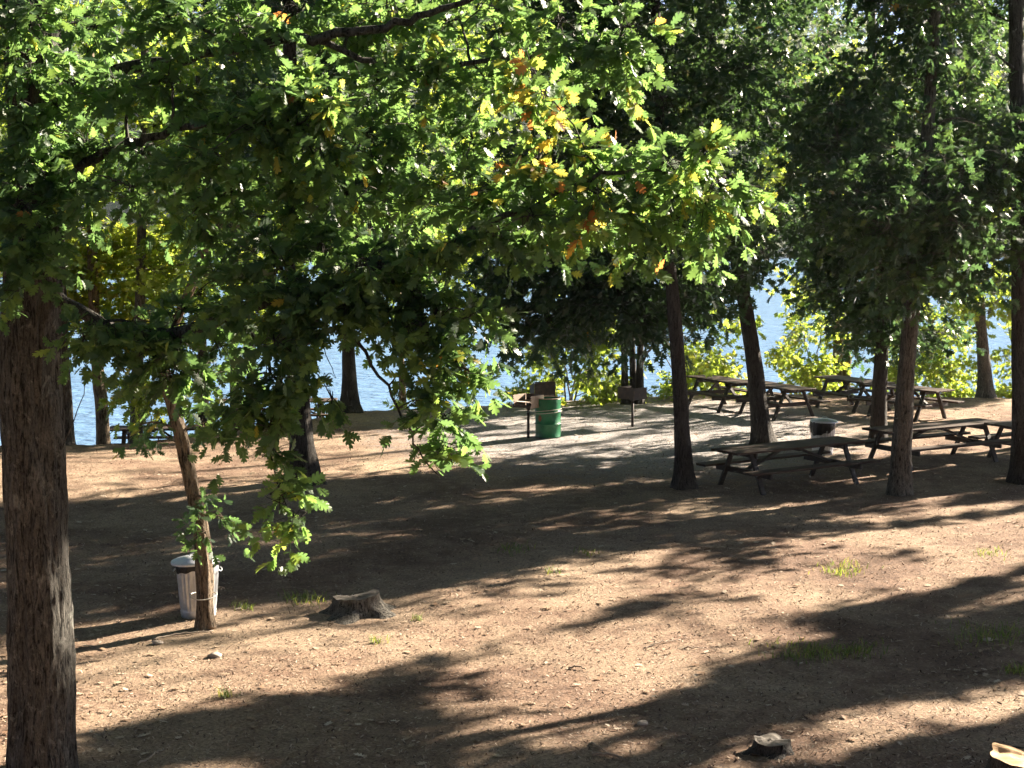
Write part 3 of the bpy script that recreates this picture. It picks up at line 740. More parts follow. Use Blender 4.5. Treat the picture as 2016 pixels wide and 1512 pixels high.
shrub('broad sunlit shrub behind the far right picnic table', [(1690, 660), (1780, 600), (1880, 620), (1900, 720), (1890, 790), (1750, 780)], 45, 48, 36, 13, .55, [1790, 1830, 1870, 1740])
shrub('sunlit shrub at the right edge beyond the pale grey trunk', [(1955, 620), (2080, 560), (2140, 780), (1965, 785)], 46, 49, 26, 13, .6, [2000, 2040, 1975])
shrub('low leafy sprig at the bank edge beside the water, left of the green drum', [(1005, 775), (1040, 755), (1095, 745), (1100, 790), (1010, 792)], 41, 42.5, 8, 8, .65, [1030, 1060], .28)

# ------------------------------------------------------------------ sun and shade on the ground
LIT_POLY = [
 [(-100, 900), (140, 893), (420, 872), (640, 850), (820, 842), (990, 862), (1040, 880), (960, 905), (900, 922), (640, 945), (560, 940), (430, 985), (130, 985), (-100, 1000)],
 [(-150, 1330), (180, 1275), (300, 1240), (440, 1195), (620, 1190), (760, 1185), (860, 1165), (1000, 1130), (1080, 1105), (1250, 1090), (1360, 1110), (1230, 1180), (1300, 1215), (1480, 1225), (1520, 1290), (1380, 1310), (1200, 1370), (1000, 1425), (920, 1420), (900, 1345), (840, 1305), (700, 1330), (560, 1375), (250, 1415), (-150, 1440)],
 [(1480, 1085), (1560, 1062), (1760, 1062), (2150, 1010), (2150, 1085), (1900, 1135), (1740, 1165), (1520, 1190), (1420, 1210), (1640, 1120)],
 [(1480, 1462), (1700, 1402), (1900, 1368), (2150, 1332), (2150, 1378), (1880, 1430), (1640, 1467)],
 [(900, 1440), (1150, 1420), (1100, 1470), (850, 1512)],
 [(1700, 860), (1990, 820), (2100, 850), (1900, 880), (1700, 905)],
 [(880, 845), (1020, 820), (1240, 835), (1240, 850), (1050, 870)],
]
LITB = [[(1080, 880), (1320, 855), (1330, 905), (1040, 925)], [(1340, 800), (1480, 800), (1480, 880), (1340, 900)], [(1480, 1000), (1900, 960), (2100, 960), (2100, 1000), (1500, 1035)]]
DARK_POLY = [
 [(-200, 1010), (130, 990), (430, 990), (560, 945), (640, 950), (900, 928), (1100, 930), (1330, 905), (1700, 905), (2100, 900), (2100, 985), (1740, 1035), (1480, 1065), (1080, 1095), (860, 1160), (620, 1180), (440, 1185), (180, 1260), (-200, 1320)],
 [(200, 1425), (560, 1380), (840, 1312), (890, 1345), (900, 1420), (1000, 1435), (1380, 1320), (1530, 1300), (1500, 1235), (1750, 1175), (1900, 1145), (2100, 1095), (2100, 1280), (1900, 1310), (1500, 1385), (1150, 1440), (850, 1505), (1100, 1512), (1500, 1475), (1640, 1460), (1640, 1560), (100, 1560)],
 [(1650, 770), (1950, 770), (1900, 800), (1650, 815)],
 [(1640, 1475), (1900, 1442), (2100, 1388), (2100, 1560), (1640, 1560)],
 [(1500, 1385), (1900, 1310), (2100, 1285), (2100, 1328), (1880, 1363), (1680, 1398), (1470, 1455), (1150, 1445)],
]
def grid_in(poly, step):
    w = np.array([at_z(x, y)[:2] for x, y in poly])
    lo, hi = w.min(0), w.max(0)
    X, Y = np.meshgrid(np.arange(lo[0], hi[0], step), np.arange(lo[1], hi[1], step))
    g = np.stack([X.ravel(), Y.ravel()], 1) + rng.uniform(-.5, .5, size=(X.size, 2)) * step
    return g[in_poly(g, w)]
def streak(g, seed):
    c, s_ = math.cos(SUN_AZ), math.sin(SUN_AZ)
    u = g[:, 0] * c + g[:, 1] * s_; v = -g[:, 0] * s_ + g[:, 1] * c
    return .65 * vnoise(u * .34 + 40, v * 1.5 + 40, 0, seed) + .35 * vnoise(u * .9 + 40, v * 3.4 + 40, 0, seed + 1)
lit_pts = [np.array(LIT)]
for k_, p in enumerate(DARK_POLY):
    g = grid_in(p, .36); g = g[streak(g, 33) < (.16, .21, .2, .2, .2)[k_]]; lit_pts.append(np.c_[g, np.zeros(len(g))])
for p in LIT_POLY:
    g = grid_in(p, .36); g = g[streak(g, 21) < .68]; lit_pts.append(np.c_[g, np.zeros(len(g))])
for p in LITB:
    g = grid_in(p, 1.0); lit_pts.append(np.c_[g, np.zeros(len(g))])
# things the sun picks out: bin, leaning stem, table top, oak trunk patch
lit_pts.append(np.array([at_z(391, 1210) + [dx, 0, z] for dx in (-.1, .1, .25) for z in (.2, .5, .8)]))
lit_pts.append(np.array([M2.base + [-.1, 0, z] for z in np.arange(.3, 1.8, .3)]))
lit_pts.append(np.array([B0 + S * 0 + np.array([0, 0, z]) for z in np.arange(.1, 2.6, .3)]))
for i in np.linspace(0, 1, 9): lit_pts.append(np.array([at_z(1982 - 200 * i, 831 + 17 * i, .78), at_z(1960 - 200 * i, 827 + 17 * i, .78)]))
lit_pts.append(np.array([at_y(120, y, 13.6) for y in (1080, 1160, 1220)]))
lit_pts = np.concatenate(lit_pts)
def sun_coords(P):
    a = np.array([-math.sin(SUN_AZ), math.cos(SUN_AZ), 0]); b = np.cross(S, a)
    return np.stack([P @ a, P @ b], -1), P @ S
lu, lt = sun_coords(lit_pts)
def blocks(P, r, lu=lu, lt=lt):
    pu, pt = sun_coords(P)
    out = np.zeros(len(P), bool)
    for i in range(0, len(P), 2000):
        d2 = ((pu[i:i + 2000, None, :] - lu[None]) ** 2).sum(-1)
        ok = (d2 < r * r) & (pt[i:i + 2000, None] > lt[None] + .6)
        out[i:i + 2000] = ok.any(1)
    return out
def sunlit_part(t, poly, share):
    P = np.concatenate(t.sp.P); m = in_poly(project(P), poly) & (rng.uniform(size=len(P)) < share)
    for p_ in P[m]: LITO.append((p_, t))
sunlit_part(F_, [(1600, -50), (1900, -50), (1960, 320), (1700, 280)], .16)
sunlit_part(H_, [(1850, 180), (2050, 180), (2050, 330), (1860, 330)], .2)
sunlit_part(E_, [(1330, -50), (1560, -50), (1560, 300), (1360, 320)], .12)
sunlit_part(D_, [(1050, -50), (1450, -50), (1480, 320), (1080, 320)], .12)
sunlit_part(C_, [(560, 80), (800, 100), (800, 400), (600, 400)], .12)
WINP = [(95, 430), (350, 430), (360, 560), (325, 615), (235, 645), (130, 645)]
for t in TREES:
    t.P, t.D, t.T, t.C = t.sp.get()
    if t is oak or t is B_:
        keep = ~in_poly(project(t.P + norm(t.D) * .2 - [0, 0, .06]), [(105, 450), (345, 450), (355, 560), (315, 605), (230, 635), (125, 635)]) | (rng.uniform(size=len(t.P)) < .12)
        t.P, t.D, t.T, t.C = t.P[keep], t.D[keep], t.T[keep], t.C[keep]
        keep = ~in_poly(project(t.P + norm(t.D) * .2 - [0, 0, .06]), [(600, 680), (700, 660), (745, 735), (790, 800), (800, 850), (715, 860), (690, 790), (612, 760)]) | (rng.uniform(size=len(t.P)) < .08)
        t.P, t.D, t.T, t.C = t.P[keep], t.D[keep], t.T[keep], t.C[keep]
    if len(t.P) and t is not oak and t is not W_:
        tip = t.P + norm(t.D) * t.length * .5
        keep = ~blocks(tip, .30) | (rng.uniform(size=len(tip)) < .12)
        oth = [p_ for p_, o_ in LITO if o_ is not t]
        ou, ot = sun_coords(np.array(oth))
        keep &= ~blocks(tip, .38, ou, ot) | (rng.uniform(size=len(tip)) < .12)
        wu, wt = sun_coords(WIN)
        keep &= ~blocks(tip, .42, wu, wt - .3 if t is not M2 else wt + .5)
        if t is M2: keep |= in_poly(project(tip), WINP) & (rng.uniform(size=len(tip)) < .8)
        if t is B_: keep[:] = True
        t.P, t.D, t.T, t.C = t.P[keep], t.D[keep], t.T[keep], t.C[keep]
# ---- trees beyond the right edge whose crowns shade the foreground: crowns filled along the sun's rays
dark_pts = []
for k_, p in enumerate(DARK_POLY):
    g = grid_in(p, .30); sk = streak(g, 33); g = g[sk > (.19, .24, .2, .2, .2)[k_]]; dark_pts.append(np.c_[g, np.zeros(len(g))])
for p in LIT_POLY:
    g = grid_in(p, .32); g = g[streak(g, 21) > .72]; dark_pts.append(np.c_[g, np.zeros(len(g))])
dark_pts = np.concatenate(dark_pts)
sh = np.array(SHADE)
tr = np.array([A0 + np.array([rng.uniform(-.25, .25), -.2, z]) for z in np.arange(.2, 5, .12)])
dark_pts = np.concatenate([dark_pts, sh, tr])
allP = np.concatenate([t.P for t in TREES if t is not W_])
au, at_ = sun_coords(allP)
du, dt = sun_coords(dark_pts)
need = np.zeros(len(dark_pts), int)
for i in range(0, len(dark_pts), 500):
    d2 = ((du[i:i + 500, None, :] - au[None]) ** 2).sum(-1)
    need[i:i + 500] = 5 - np.minimum(5, ((d2 < .3 ** 2) & (at_[None] > dt[i:i + 500, None] + 1)).sum(1))
fillP = []
for p, nd in zip(dark_pts, need):
    zs = np.arange(5.0, 15.0, .25)
    Pz = p[None] + S[None] * ((zs - p[2]) / S[2])[:, None]
    uv = project(Pz)
    off = (uv[:, 0] > 2090) | (uv[:, 1] < -70)
    k = np.argmax(off) if off.any() else len(zs) - 1
    for _ in range(nd):
        z = zs[k] + rng.uniform(.1, 2.2)
        fillP.append(p + S * ((z - p[2]) / S[2]) + rng.normal(size=3) * .12)
fillP = np.array(fillP)
fillP = fillP[~blocks(fillP, .36)]
ou, ot = sun_coords(np.array([p_ for p_, o_ in LITO]))
fillP = fillP[~blocks(fillP, .36, ou, ot)]
print('fill sprays', len(fillP), 'sprays', len(allP))
# stems under those crowns
cent = fillP[rng.choice(len(fillP), 9, replace=False)][:, :2]
for _ in range(12):
    a = np.argmin(((fillP[:, None, :2] - cent[None]) ** 2).sum(-1), 1)
    cent = np.array([fillP[a == k][:, :2].mean(0) if (a == k).any() else cent[k] for k in range(len(cent))])
def clear_stem(x, y):
    """a stem outside the frame whose shadow keeps off the sunlit ground"""
    for _ in range(40):
        z = np.arange(0, 6, .3)
        P = np.stack([np.full_like(z, x), np.full_like(z, y), z], 1)
        uv = project(P[:1])[0]
        if 1008 + F * x / max(y, 1) > 2080 and blocks(P, .3).sum() < 4: return x, y
        x += .35
    return x, y
sides_lbl = 'shade tree standing outside the right edge whose crown shadows the foreground'
for k in range(len(cent)):
    x, y = clear_stem(*cent[k])
    b = np.array([x, y, gz(x, y)])
    my = fillP[a == k]
    if not len(my): continue
    top = my[:, 2].mean()
    t = Tree('shade_tree', sides_lbl, b, np.array([b - [0, 0, .1], b + [.1, 0, 2.5], b + [0, .1, 5], [x, y, top + 1]]), .16, .06, 'bark_dark', 'dark_leaf', 'mid', .24, 9, .6, group='shade trees outside the frame', sides=12, rings=24)
    # limbs to a handful of spots in the crown
    pick = my[rng.choice(len(my), min(14, len(my)), replace=False)]
    for c in sorted(pick, key=lambda c: np.linalg.norm(c - b)):
        i = t.near(c); n0 = t.nodes[i]
        t.branch([n0, (n0 + c) / 2 + [0, 0, .1], c], .03, .008, 10, 5)
    D = norm(rng.normal(size=(len(my), 3)) * np.array([1, 1, .5]))
    t.C = t.nodes[np.array([int(np.argmin(((t.nodes - p_) ** 2).sum(1))) for p_ in my])]
    t.P, t.D, t.T = my - D * .3, D, np.clip(.4 + .15 * rng.normal(size=len(my)), 0, 1)
for t in TREES: t.finish()
# grove copies added around the camera, outside the frame, to block sky light
def copy_tree(src, loc, rz, label, group):
    r = src.root.copy(); COL.objects.link(r); r.location = loc; r.rotation_euler = (0, 0, rz)
    r['label'] = label; r['group'] = group
    for ch in src.root.children:
        c = ch.copy(); COL.objects.link(c); c.parent = r
for k, (x, y) in enumerate([(-16, 16), (-15, 24), (-18, 31), (-11, 8), (-16, 3), (-7, -1), (12, 2), (-12, -7), (-23, 10), (-22, 21), (-10, 1.5), (8.5, 11), (12, 9), (18, 12), (-20, 38), (-26, 30)]):
    copy_tree((D_, C_, F_)[k % 3], (x, y, gz(x, y)), k * 1.9, 'grove tree added outside the frame to block sky light', 'grove trees added outside the frame')

# ------------------------------------------------------------------ far shore wood (one mass)
def wood(name, cx, cy, cz, hh, wid, per, lo, hi, label):
    nc = len(cx)
    d = norm(rng.normal(size=(nc, per, 3)))
    P = np.stack([cx, cy, cz], -1)[:, None, :] + d * np.stack([np.full(nc, wid), np.full(nc, wid), hh * .5], -1)[:, None, :] * rng.uniform(.6, 1.05, size=(nc, per, 1)) + np.stack([0 * hh, 0 * hh, hh * .52], -1)[:, None, :]
    P = P.reshape(-1, 3)
    n = norm(rng.normal(size=P.shape) + d.reshape(-1, 3) * .8); u = norm(np.cross(n, rng.normal(size=P.shape))); w = np.cross(n, u)
    sz = rng.uniform(lo, hi, size=(len(P), 1))
    V = np.stack([P - u * sz, P - w * sz * .6, P + u * sz, P + w * sz * .6], 1).reshape(-1, 3)
    Q = np.arange(len(V)).reshape(-1, 4)
    tn = np.repeat(np.clip(rng.normal(.45, .25, nc), 0, 1), per)
    tag(quad_obj(name, V, Q, M['far_leaf'], attr=tn), label, 'wood', kind='stuff')
cx = rng.uniform(-260, 260, 900); cy = 322 + rng.uniform(0, 1, 900) ** 1.3 * 220 + 16 * np.sin(cx * .02)
wood('far_wood', cx, cy, hill_z(cx, cy), rng.uniform(10, 20, 900), 5.0, 90, .5, 1.1, 'distant green wood covering the far shore of the lake')
# ------------------------------------------------------------------ litter, chips, grass on the ground
def vis_points(n, y0, y1, pad=1.12, power=1.0):
    y = y0 + (y1 - y0) * rng.uniform(size=n) ** power
    x = rng.uniform(-1, 1, size=n) * (y * 1008 / F * pad + .3)
    return x, y
def flat_scatter(name, n, y0, y1, kind, size, material, label, cat, lift=.012, tilt=.25, power=1.0, tint=None):
    x, y = vis_points(n, y0, y1, 1.12, power)
    ok = y < edge_y(x) - .2
    if kind != 'chip': ok &= (vnoise(x * .55 + 70, y * .4 + 70, 0, 77) * .7 + vnoise(x * 2 + 70, y * 1.5 + 70, 0, 78) * .3) > rng.uniform(.1, .85, n)
    x, y = x[ok], y[ok]; n = len(x)
    z = ground_z(x, y) + lift
    a = rng.uniform(0, 6.283, n)
    up = norm(np.array([0, 0, 1.0]) + tilt * rng.normal(size=(n, 3)))
    u = norm(np.cross(up, np.stack([np.cos(a), np.sin(a), 0 * a], -1))); w = np.cross(up, u)
    P = np.stack([x, y, z], -1)
    s = size * rng.uniform(.5, 1.35, n)
    if kind == 'chip':
        ww = (s * rng.uniform(.12, .4, n))[:, None]; ll = s[:, None]
        V = np.stack([P - u * ll - w * ww, P + u * ll - w * ww * .5, P + u * ll * .8 + w * ww, P - u * ll * .9 + w * ww * .8], 1)
        V = V.reshape(-1, 3); Q = np.arange(len(V)).reshape(-1, 4); rep = 1
    else:
        tv, tf = LT[kind]
        curl = rng.uniform(-.8, 1.2, n)
        V = P[:, None] + s[:, None, None] * ((tv[None, :, 0:1] - .5) * u[:, None] + tv[None, :, 1:2] * w[:, None] + (curl[:, None] * tv[None, :, 2])[..., None] * up[:, None])
        Q = (tf[None] + (np.arange(n) * len(tv))[:, None, None]).reshape(-1, 4); V = V.reshape(-1, 3); rep = len(tf)
    t = rng.uniform(size=n) ** 1.2 if tint is None else np.clip(rng.normal(tint, .25, n), 0, 1)
    return tag(quad_obj(name, V, Q, material, attr=np.repeat(t, rep)), label, cat, kind='stuff')
flat_scatter('wood_chips', 95000, 13.2, 44, 'chip', .019, M['chip'], 'brown and tan wood chips mulching the bare ground', 'mulch', .010, .35, 1.35)
flat_scatter('leaf_litter', 3600, 13.2, 44, 'mid', .10, M['dead_leaf'], 'pale dry oak leaves scattered over the bare ground', 'leaf litter', .018, .14, 1.0)
gp = []
for (px, py, r, n) in [(1590, 1285, 70, 240), (1690, 1280, 50, 150), (1660, 1120, 40, 90), (1650, 1130, 30, 60), (1960, 1250, 80, 260), (2000, 1320, 30, 80), (1945, 1090, 30, 50), (745, 1265, 18, 40), (600, 1180, 40, 120), (480, 1195, 22, 50), (825, 1220, 10, 20), (1090, 1135, 16, 30), (1160, 1095, 22, 40), (445, 1375, 20, 36), (1010, 1090, 30, 60)]:
    q_ = np.stack([px + rng.normal(size=n) * r * .6, py + rng.normal(size=n) * r * .16], -1)
    gp += [at_z(a, b) for a, b in q_]
gp = np.array(gp); n = len(gp)
gp[:, 2] = ground_z(gp[:, 0], gp[:, 1]) - .005
a = rng.uniform(0, 6.283, n); h = rng.uniform(.04, .13, n)[:, None]; le = norm(rng.normal(size=(n, 3)) * np.array([1, 1, 0]) + 1e-6)
wd = np.stack([np.cos(a), np.sin(a), 0 * a], -1) * .006
m_ = gp + np.array([0, 0, 1.0]) * h * .6 + le * h * .2; tp = gp + np.array([0, 0, 1.0]) * h * .85 + le * h * .7
V = np.stack([gp - wd, gp + wd, m_ + wd * .7, m_ - wd * .7, tp + wd * .1, tp - wd * .1], 1).reshape(-1, 3)
Q = (np.array([(0, 1, 2, 3), (3, 2, 4, 5)])[None] + (np.arange(n) * 6)[:, None, None]).reshape(-1, 4)
tag(quad_obj('grass', V, Q, M['grass'], attr=np.repeat(rng.uniform(size=n), 2)), 'thin tufts of green grass on the bare ground', 'grass', kind='stuff')

# ------------------------------------------------------------------ picnic tables
def make_table(L, kind=0):
    W, H = .74, .76
    p = {}
    m = MB()
    for k in range(5):
        m.box((L + .012 * (k % 2), .140, .042), (.004 * ((k * 7) % 3), (k - 2) * .148, H - .021), None, .005)
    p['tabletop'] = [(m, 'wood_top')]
    p['bench'] = []
    for s in (-1, 1):
        m = MB()
        for k in (0, 1): m.box((L, .128, .042), (0, s * (.58 + k * .135), .445 - .021), None, .005)
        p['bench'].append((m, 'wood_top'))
    xe = L / 2 - .42
    p['leg'] = []; p['cleat'] = []; p['seat_beam'] = []; p['brace'] = []
    for e in (-1, 1):
        for s in (-1, 1):
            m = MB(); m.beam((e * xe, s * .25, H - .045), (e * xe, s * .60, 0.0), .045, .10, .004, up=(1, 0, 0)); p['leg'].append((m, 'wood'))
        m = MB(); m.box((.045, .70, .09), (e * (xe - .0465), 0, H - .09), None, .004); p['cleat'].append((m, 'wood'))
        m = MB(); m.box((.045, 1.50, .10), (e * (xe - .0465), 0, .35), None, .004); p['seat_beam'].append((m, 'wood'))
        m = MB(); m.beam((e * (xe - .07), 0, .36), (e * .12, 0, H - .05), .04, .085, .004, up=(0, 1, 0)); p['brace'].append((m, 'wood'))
    m = MB(); m.box((.09, .66, .04), (0, 0, H - .064), None, .004); p['cleat'].append((m, 'wood'))
    return p
PROTO = {}
def place_table(L, c, ang, label):
    x, y = c; z = gz(x, y)
    o = thing('picnic_table', label, 'picnic table', (x, y, z), ang, 'wooden picnic tables')
    if L not in PROTO:
        lst = []
        for nm, items in make_table(L).items():
            for (m, mm) in items:
                lst.append(m.build(nm, M[mm], o))
        PROTO[L] = lst
    else:
        for src in PROTO[L]:
            cpy = src.copy(); COL.objects.link(cpy); cpy.parent = o
    return o
def tab(fl, bl, L, label, z=.76):
    """near edge of the top from one pixel to another"""
    a = at_z(*fl, z)[:2]; b = at_z(*bl, z)[:2]
    d = (b - a) / np.linalg.norm(b - a)
    nrm = np.array([-d[1], d[0]])
    if nrm[1] < 0: nrm = -nrm
    mid = (a + b) / 2 + nrm * .37
    return place_table(L, mid, math.atan2(d[1], d[0]), label)
tab((1450, 888), (1705, 862), 3.1, 'nearest long picnic table, shaded, between the slim trunk and the grey barked trunk')
tab((1742, 851.5), (1982, 830.5), 3.1, 'long picnic table with a sunlit top behind the grey barked trunk at the right')
def place_px(px, py, ang, L, label):
    c = at_z(px, py, .76)[:2]
    return place_table(L, c, ang, label)
place_px(1422, 747, R(-62), 2.2, 'far picnic table on the left of the middle row, beside the slim trunk')
place_px(1529, 759.5, R(-62), 2.2, 'picnic table cut across by the leaning dark trunk, in the middle row')
t5 = place_px(1680, 748.5, R(-60), 2.2, 'far picnic table in front of the tan double trunk with white letters on its bench')
place_px(1786, 762, R(-50), 2.2, 'picnic table with a mossy top between two dark trunks, nearest the right bank')
place_px(2072, 829, R(30), 3.1, 'picnic table mostly hidden behind the thick trunk at the right edge')
def low_table(px, py, Y, ang, L, label):
    p = at_y(px, py, Y)
    o = place_table(L, (p[0], p[1]), ang, label)
    o.location.z = p[2] - .76
    return o
o8 = low_table(305, 841, 38.0, R(3), 2.2, 'picnic table on the lower bank behind the mottled grey trunk at the left')
o9 = low_table(547, 787, 42.0, R(3), 3.1, 'picnic table on the bank seen through the lowest oak leaves, against the water')
# posts down to the slope so they stand
for o, L in ((o8, 2.2), (o9, 3.1)):
    x, y = o.location.x, o.location.y
    d = o.location.z - min(gz(x - 1, y), gz(x + 1, y), gz(x, y + .6))
    print('low table gap', round(d, 2), 'z', round(o.location.z, 2), 'g', round(gz(x, y), 2))
# chalked letters on the bench edge of the far table
def bar(x0, z0, x1, z1): m.beam((x0, 0, z0), (x1, 0, z1), .004, .012, 0, up=(0, 1, 0))
m = MB(); bar(0, .07, 0, 0); bar(0, .0, .04, 0); letters = [m]
m = MB(); letters.append(m); bar(.12, .07, .12, 0); bar(.17, .07, .17, 0); bar(.12, .035, .17, .035)
for m in letters:
    m.build('letter', M['mark'], t5, loc=(.72, -.785, .388))

# ------------------------------------------------------------------ bins
def bin_(px, py, label, bagdrop, bag_side, tilt=0):
    b = gbase(px, py)
    o = thing('trash_can', label, 'trash can', b, 0, 'galvanised trash cans with lids')
    prof = [(.0, .03), (.20, .03), (.203, .0), (.212, .012), (.208, .03), (.216, .045), (.21, .06), (.218, .075), (.213, .09)]
    nb = len(prof)
    for t in np.linspace(0, 1, 10): prof.append((.215 + .04 * t, .11 + .53 * t))
    prof += [(.257, .66), (.264, .665), (.264, .68), (.258, .685), (.25, .68)]
    def mod(k, r, z, th):
        if nb <= k < nb + 10:
            f = min(1, (k - nb + .001) / 1.0, (nb + 9 - k) / 1.0)
            return f * .006 * np.sign(np.sin(th * 24)) * np.abs(np.sin(th * 24)) ** .5
        return 0 * th
    MB().lathe(prof, 144, mod).build('body', M['galv'], o, True)
    # liner folded over the rim
    th = np.linspace(0, 2 * math.pi, 72, endpoint=False)
    drop = bagdrop * (.35 + .65 * (.5 + .5 * np.cos(th - bag_side)) ** 1.4) + .012 * np.sin(th * 9) + .01 * np.sin(th * 5 + 1)
    rows = []
    for t in np.linspace(0, 1, 6):
        zz = .688 - drop * t
        rr = .266 + .010 * math.sin(math.pi * t) - .018 * t * (drop / .3) + .004 * np.sin(th * 17 + 3 * t)
        rows.append(np.stack([rr * np.cos(th), rr * np.sin(th), zz], 1))
    Vb = np.concatenate(rows); n = 72
    Fb = [(k * n + i, k * n + (i + 1) % n, (k + 1) * n + (i + 1) % n, (k + 1) * n + i) for k in range(5) for i in range(n)]
    MB().add(Vb, Fb).build('liner', M['bag'], o, True)
    lid = MB().lathe([(.283, .672), (.286, .69), (.280, .706), (.25, .712), (.245, .719), (.20, .724), (.195, .731), (.14, .735), (.135, .742), (.07, .744), (.0, .746)], 72)
    l = lid.build('lid', M['lid'], o, True)
    l.rotation_euler = (0, R(tilt), 0)
    h = MB(); h.tube(smooth_path([(-.055, 0, .744), (-.05, 0, .772), (0, 0, .784), (.05, 0, .772), (.055, 0, .744)], 12), .007, 8)
    h.build('handle', M['galv'], l, True)
    for s in (-1, 1):
        hh = MB(); hh.tube(smooth_path([(s * .262, -.07, .60), (s * .285, -.06, .575), (s * .29, 0, .565), (s * .285, .06, .575), (s * .262, .07, .60)], 12), .006, 8)
        hh.build('side_handle', M['galv'], o, True)
    return o
bn = bin_(391, 1210, 'shiny galvanised trash can with a white lid behind the slender leaning tree', .12, math.pi * 1.15, -3)
b2 = at_z(1619, 893); 
bin_(1619, 893, 'dull grey trash can with a drooping black liner behind the nearest picnic table', .27, math.pi * 1.25, 2)
# cord round the leaning stem (holds the bin)
cc = at_y(401, 1172, B0[1] - .0)
m = MB(); th = np.linspace(0, 2 * math.pi, 30)
m.tube(np.stack([cc[0] + .155 * np.cos(th), cc[1] + .15 * np.sin(th), cc[2] + .012 * np.sin(th) + .01 * np.cos(2 * th)], 1), .007, 6, False)
tag(m.build('tie_cord', M['cord'], None, True), 'pale cord looped round the foot of the slender leaning tree', 'cord')

# ------------------------------------------------------------------ drum
db = gbase(1079, 858)
dr = thing('steel_drum', 'green steel drum with pale straps standing behind the first grill', 'drum', db, .3)
prof = [(0, .0), (.285, .0), (.292, .012), (.285, .024), (.285, .28), (.292, .29), (.297, .30), (.292, .31), (.285, .32), (.285, .57), (.292, .58), (.297, .59), (.292, .60), (.285, .61)]
for z in np.linspace(.64, .82, 7): prof += [(.2855, z), (.288, z + .012), (.285, z + .024)]
prof += [(.285, .865), (.272, .865), (.272, .06), (.0, .05)]
MB().lathe(prof, 64, lambda k, r, z, th: .012 * (vnoise(th / 6.283 * 7, np.full(64, z * 5), 7, 3) - .5) * (r > .27)).build('body', M['drum'], dr, True)
m = MB(); th = np.linspace(0, 2 * math.pi, 48)
m.tube(np.stack([.284 * np.cos(th), .284 * np.sin(th), np.full(48, .871)], 1), .010, 8, False); m.build('rim', M['plate'], dr, True)
for (z, amp, ph) in ((.60, .035, 2.2), (.555, .03, 2.6)):
    m = MB(); m.tube(np.stack([.304 * np.cos(th), .304 * np.sin(th), z + amp * np.cos(th - ph + 3.0)], 1), .007, 6, False); m.build('strap', M['cord'], dr, True)
tp = np.linspace(3.55, 3.85, 7)
m = MB(); V = []; 
for k, t in enumerate(tp):
    hgt = .06 * math.sin(math.pi * (k + .6) / 7.2) 
    V += [(.2885 * math.cos(t), .2885 * math.sin(t), .42 - hgt), (.2885 * math.cos(t), .2885 * math.sin(t), .44 + hgt * 1.2)]
m.add(V, [(2 * k, 2 * k + 2, 2 * k + 3, 2 * k + 1) for k in range(6)]); m.build('faded_sticker', M['rust'], dr)  # red blotch on the drum's side, a faded sticker

# ------------------------------------------------------------------ pedestal grills
def grill(px, py, ang, label, hpost=.70, plate='plate', high_back=0.0, base=None, inner=True):
    b = gbase(px, py) if base is None else base
    o = thing('pedestal_grill', label, 'grill', b, ang, 'iron pedestal grills')
    w, d, h, t = .50, .46, .27, .006
    z0 = hpost
    m = MB(); m.tube([(0, 0, -.1), (0, 0, z0 - .002)], .030, 14); m.build('post', M['iron'], o, True)
    m = MB(); m.lathe([(.0, z0 - .06), (.045, z0 - .06), (.05, z0 - .004), (.0, z0 - .004)], 16); m.build('collar', M['iron'], o, True)
    m = MB(); m.box((w, d, t), (0, 0, z0 + t / 2)); m.box((w - .02, .006, .05), (0, -d / 2 + .004, z0 + .033)); m.box((w - 2 * t, t, h + high_back), (0, d / 2 - t / 2, z0 + t + (h + high_back) / 2))
    m.build('firebox', M['iron'], o)
    # two side plates with notched front edges for the grate
    for s in (-1, 1):
        pts = [(d / 2, 0), (d / 2, h + high_back * (1 if high_back else 0)), (-d / 2 + .03, h)]
        for k in range(4):
            zt = h - .03 - k * .042
            pts += [(-d / 2, zt + .018), (-d / 2, zt), (-d / 2 + .035, zt - .004), (-d / 2 + .03, zt - .018)]
        pts += [(-d / 2, .03), (-d / 2, 0)]
        V = []; n = len(pts)
        for xx in (s * (w / 2 + .001), s * (w / 2 + .001 + t)):
            V += [(xx, p[0], z0 + p[1]) for p in pts]
        m = MB(); fr = tuple(range(n)); bk = tuple(range(2 * n - 1, n - 1, -1))
        if s < 0: fr, bk = fr, bk
        m.add(V, [fr, bk] + [(i, i + n, (i + 1) % n + n, (i + 1) % n) for i in range(n)])
        m.build('side_plate', M[plate], o)
    if inner:
        m = MB()
        for k in range(13): m.tube([(-w / 2 + .03 + k * (w - .06) / 12, -d / 2 + .01, z0 + .125), (-w / 2 + .03 + k * (w - .06) / 12, d / 2 - .02, z0 + .125)], .005, 6)
        for y in (-d / 2 + .015, d / 2 - .03): m.box((w - .02, .012, .018), (0, y, z0 + .125))
        g = m.build('grate', M['plate'], o)
        for s in (-1, 1):
            m = MB(); m.tube(smooth_path([(s * .17, -d / 2 + .01, z0 + .125), (s * .17, -d / 2 - .10, z0 + .13), (s * .17, -d / 2 - .13, z0 + .10)], 8), .006, 6); m.build('handle', M['iron'], g, True)
    return o
grill(1040, 859, R(-40), 'first grill with pale side plates and an open front beside the green drum', .69)
grill(1245, 840, R(133), 'second grill, dark and seen from behind, between the drum and the slim trunk', .66, 'iron')
bb = at_y(1068, 846, 37.4); bb[2] = gz(bb[0], bb[1])
grill(0, 0, R(192), 'black grill with a raised back standing just behind the green drum', .61, 'iron', .12, bb, False)

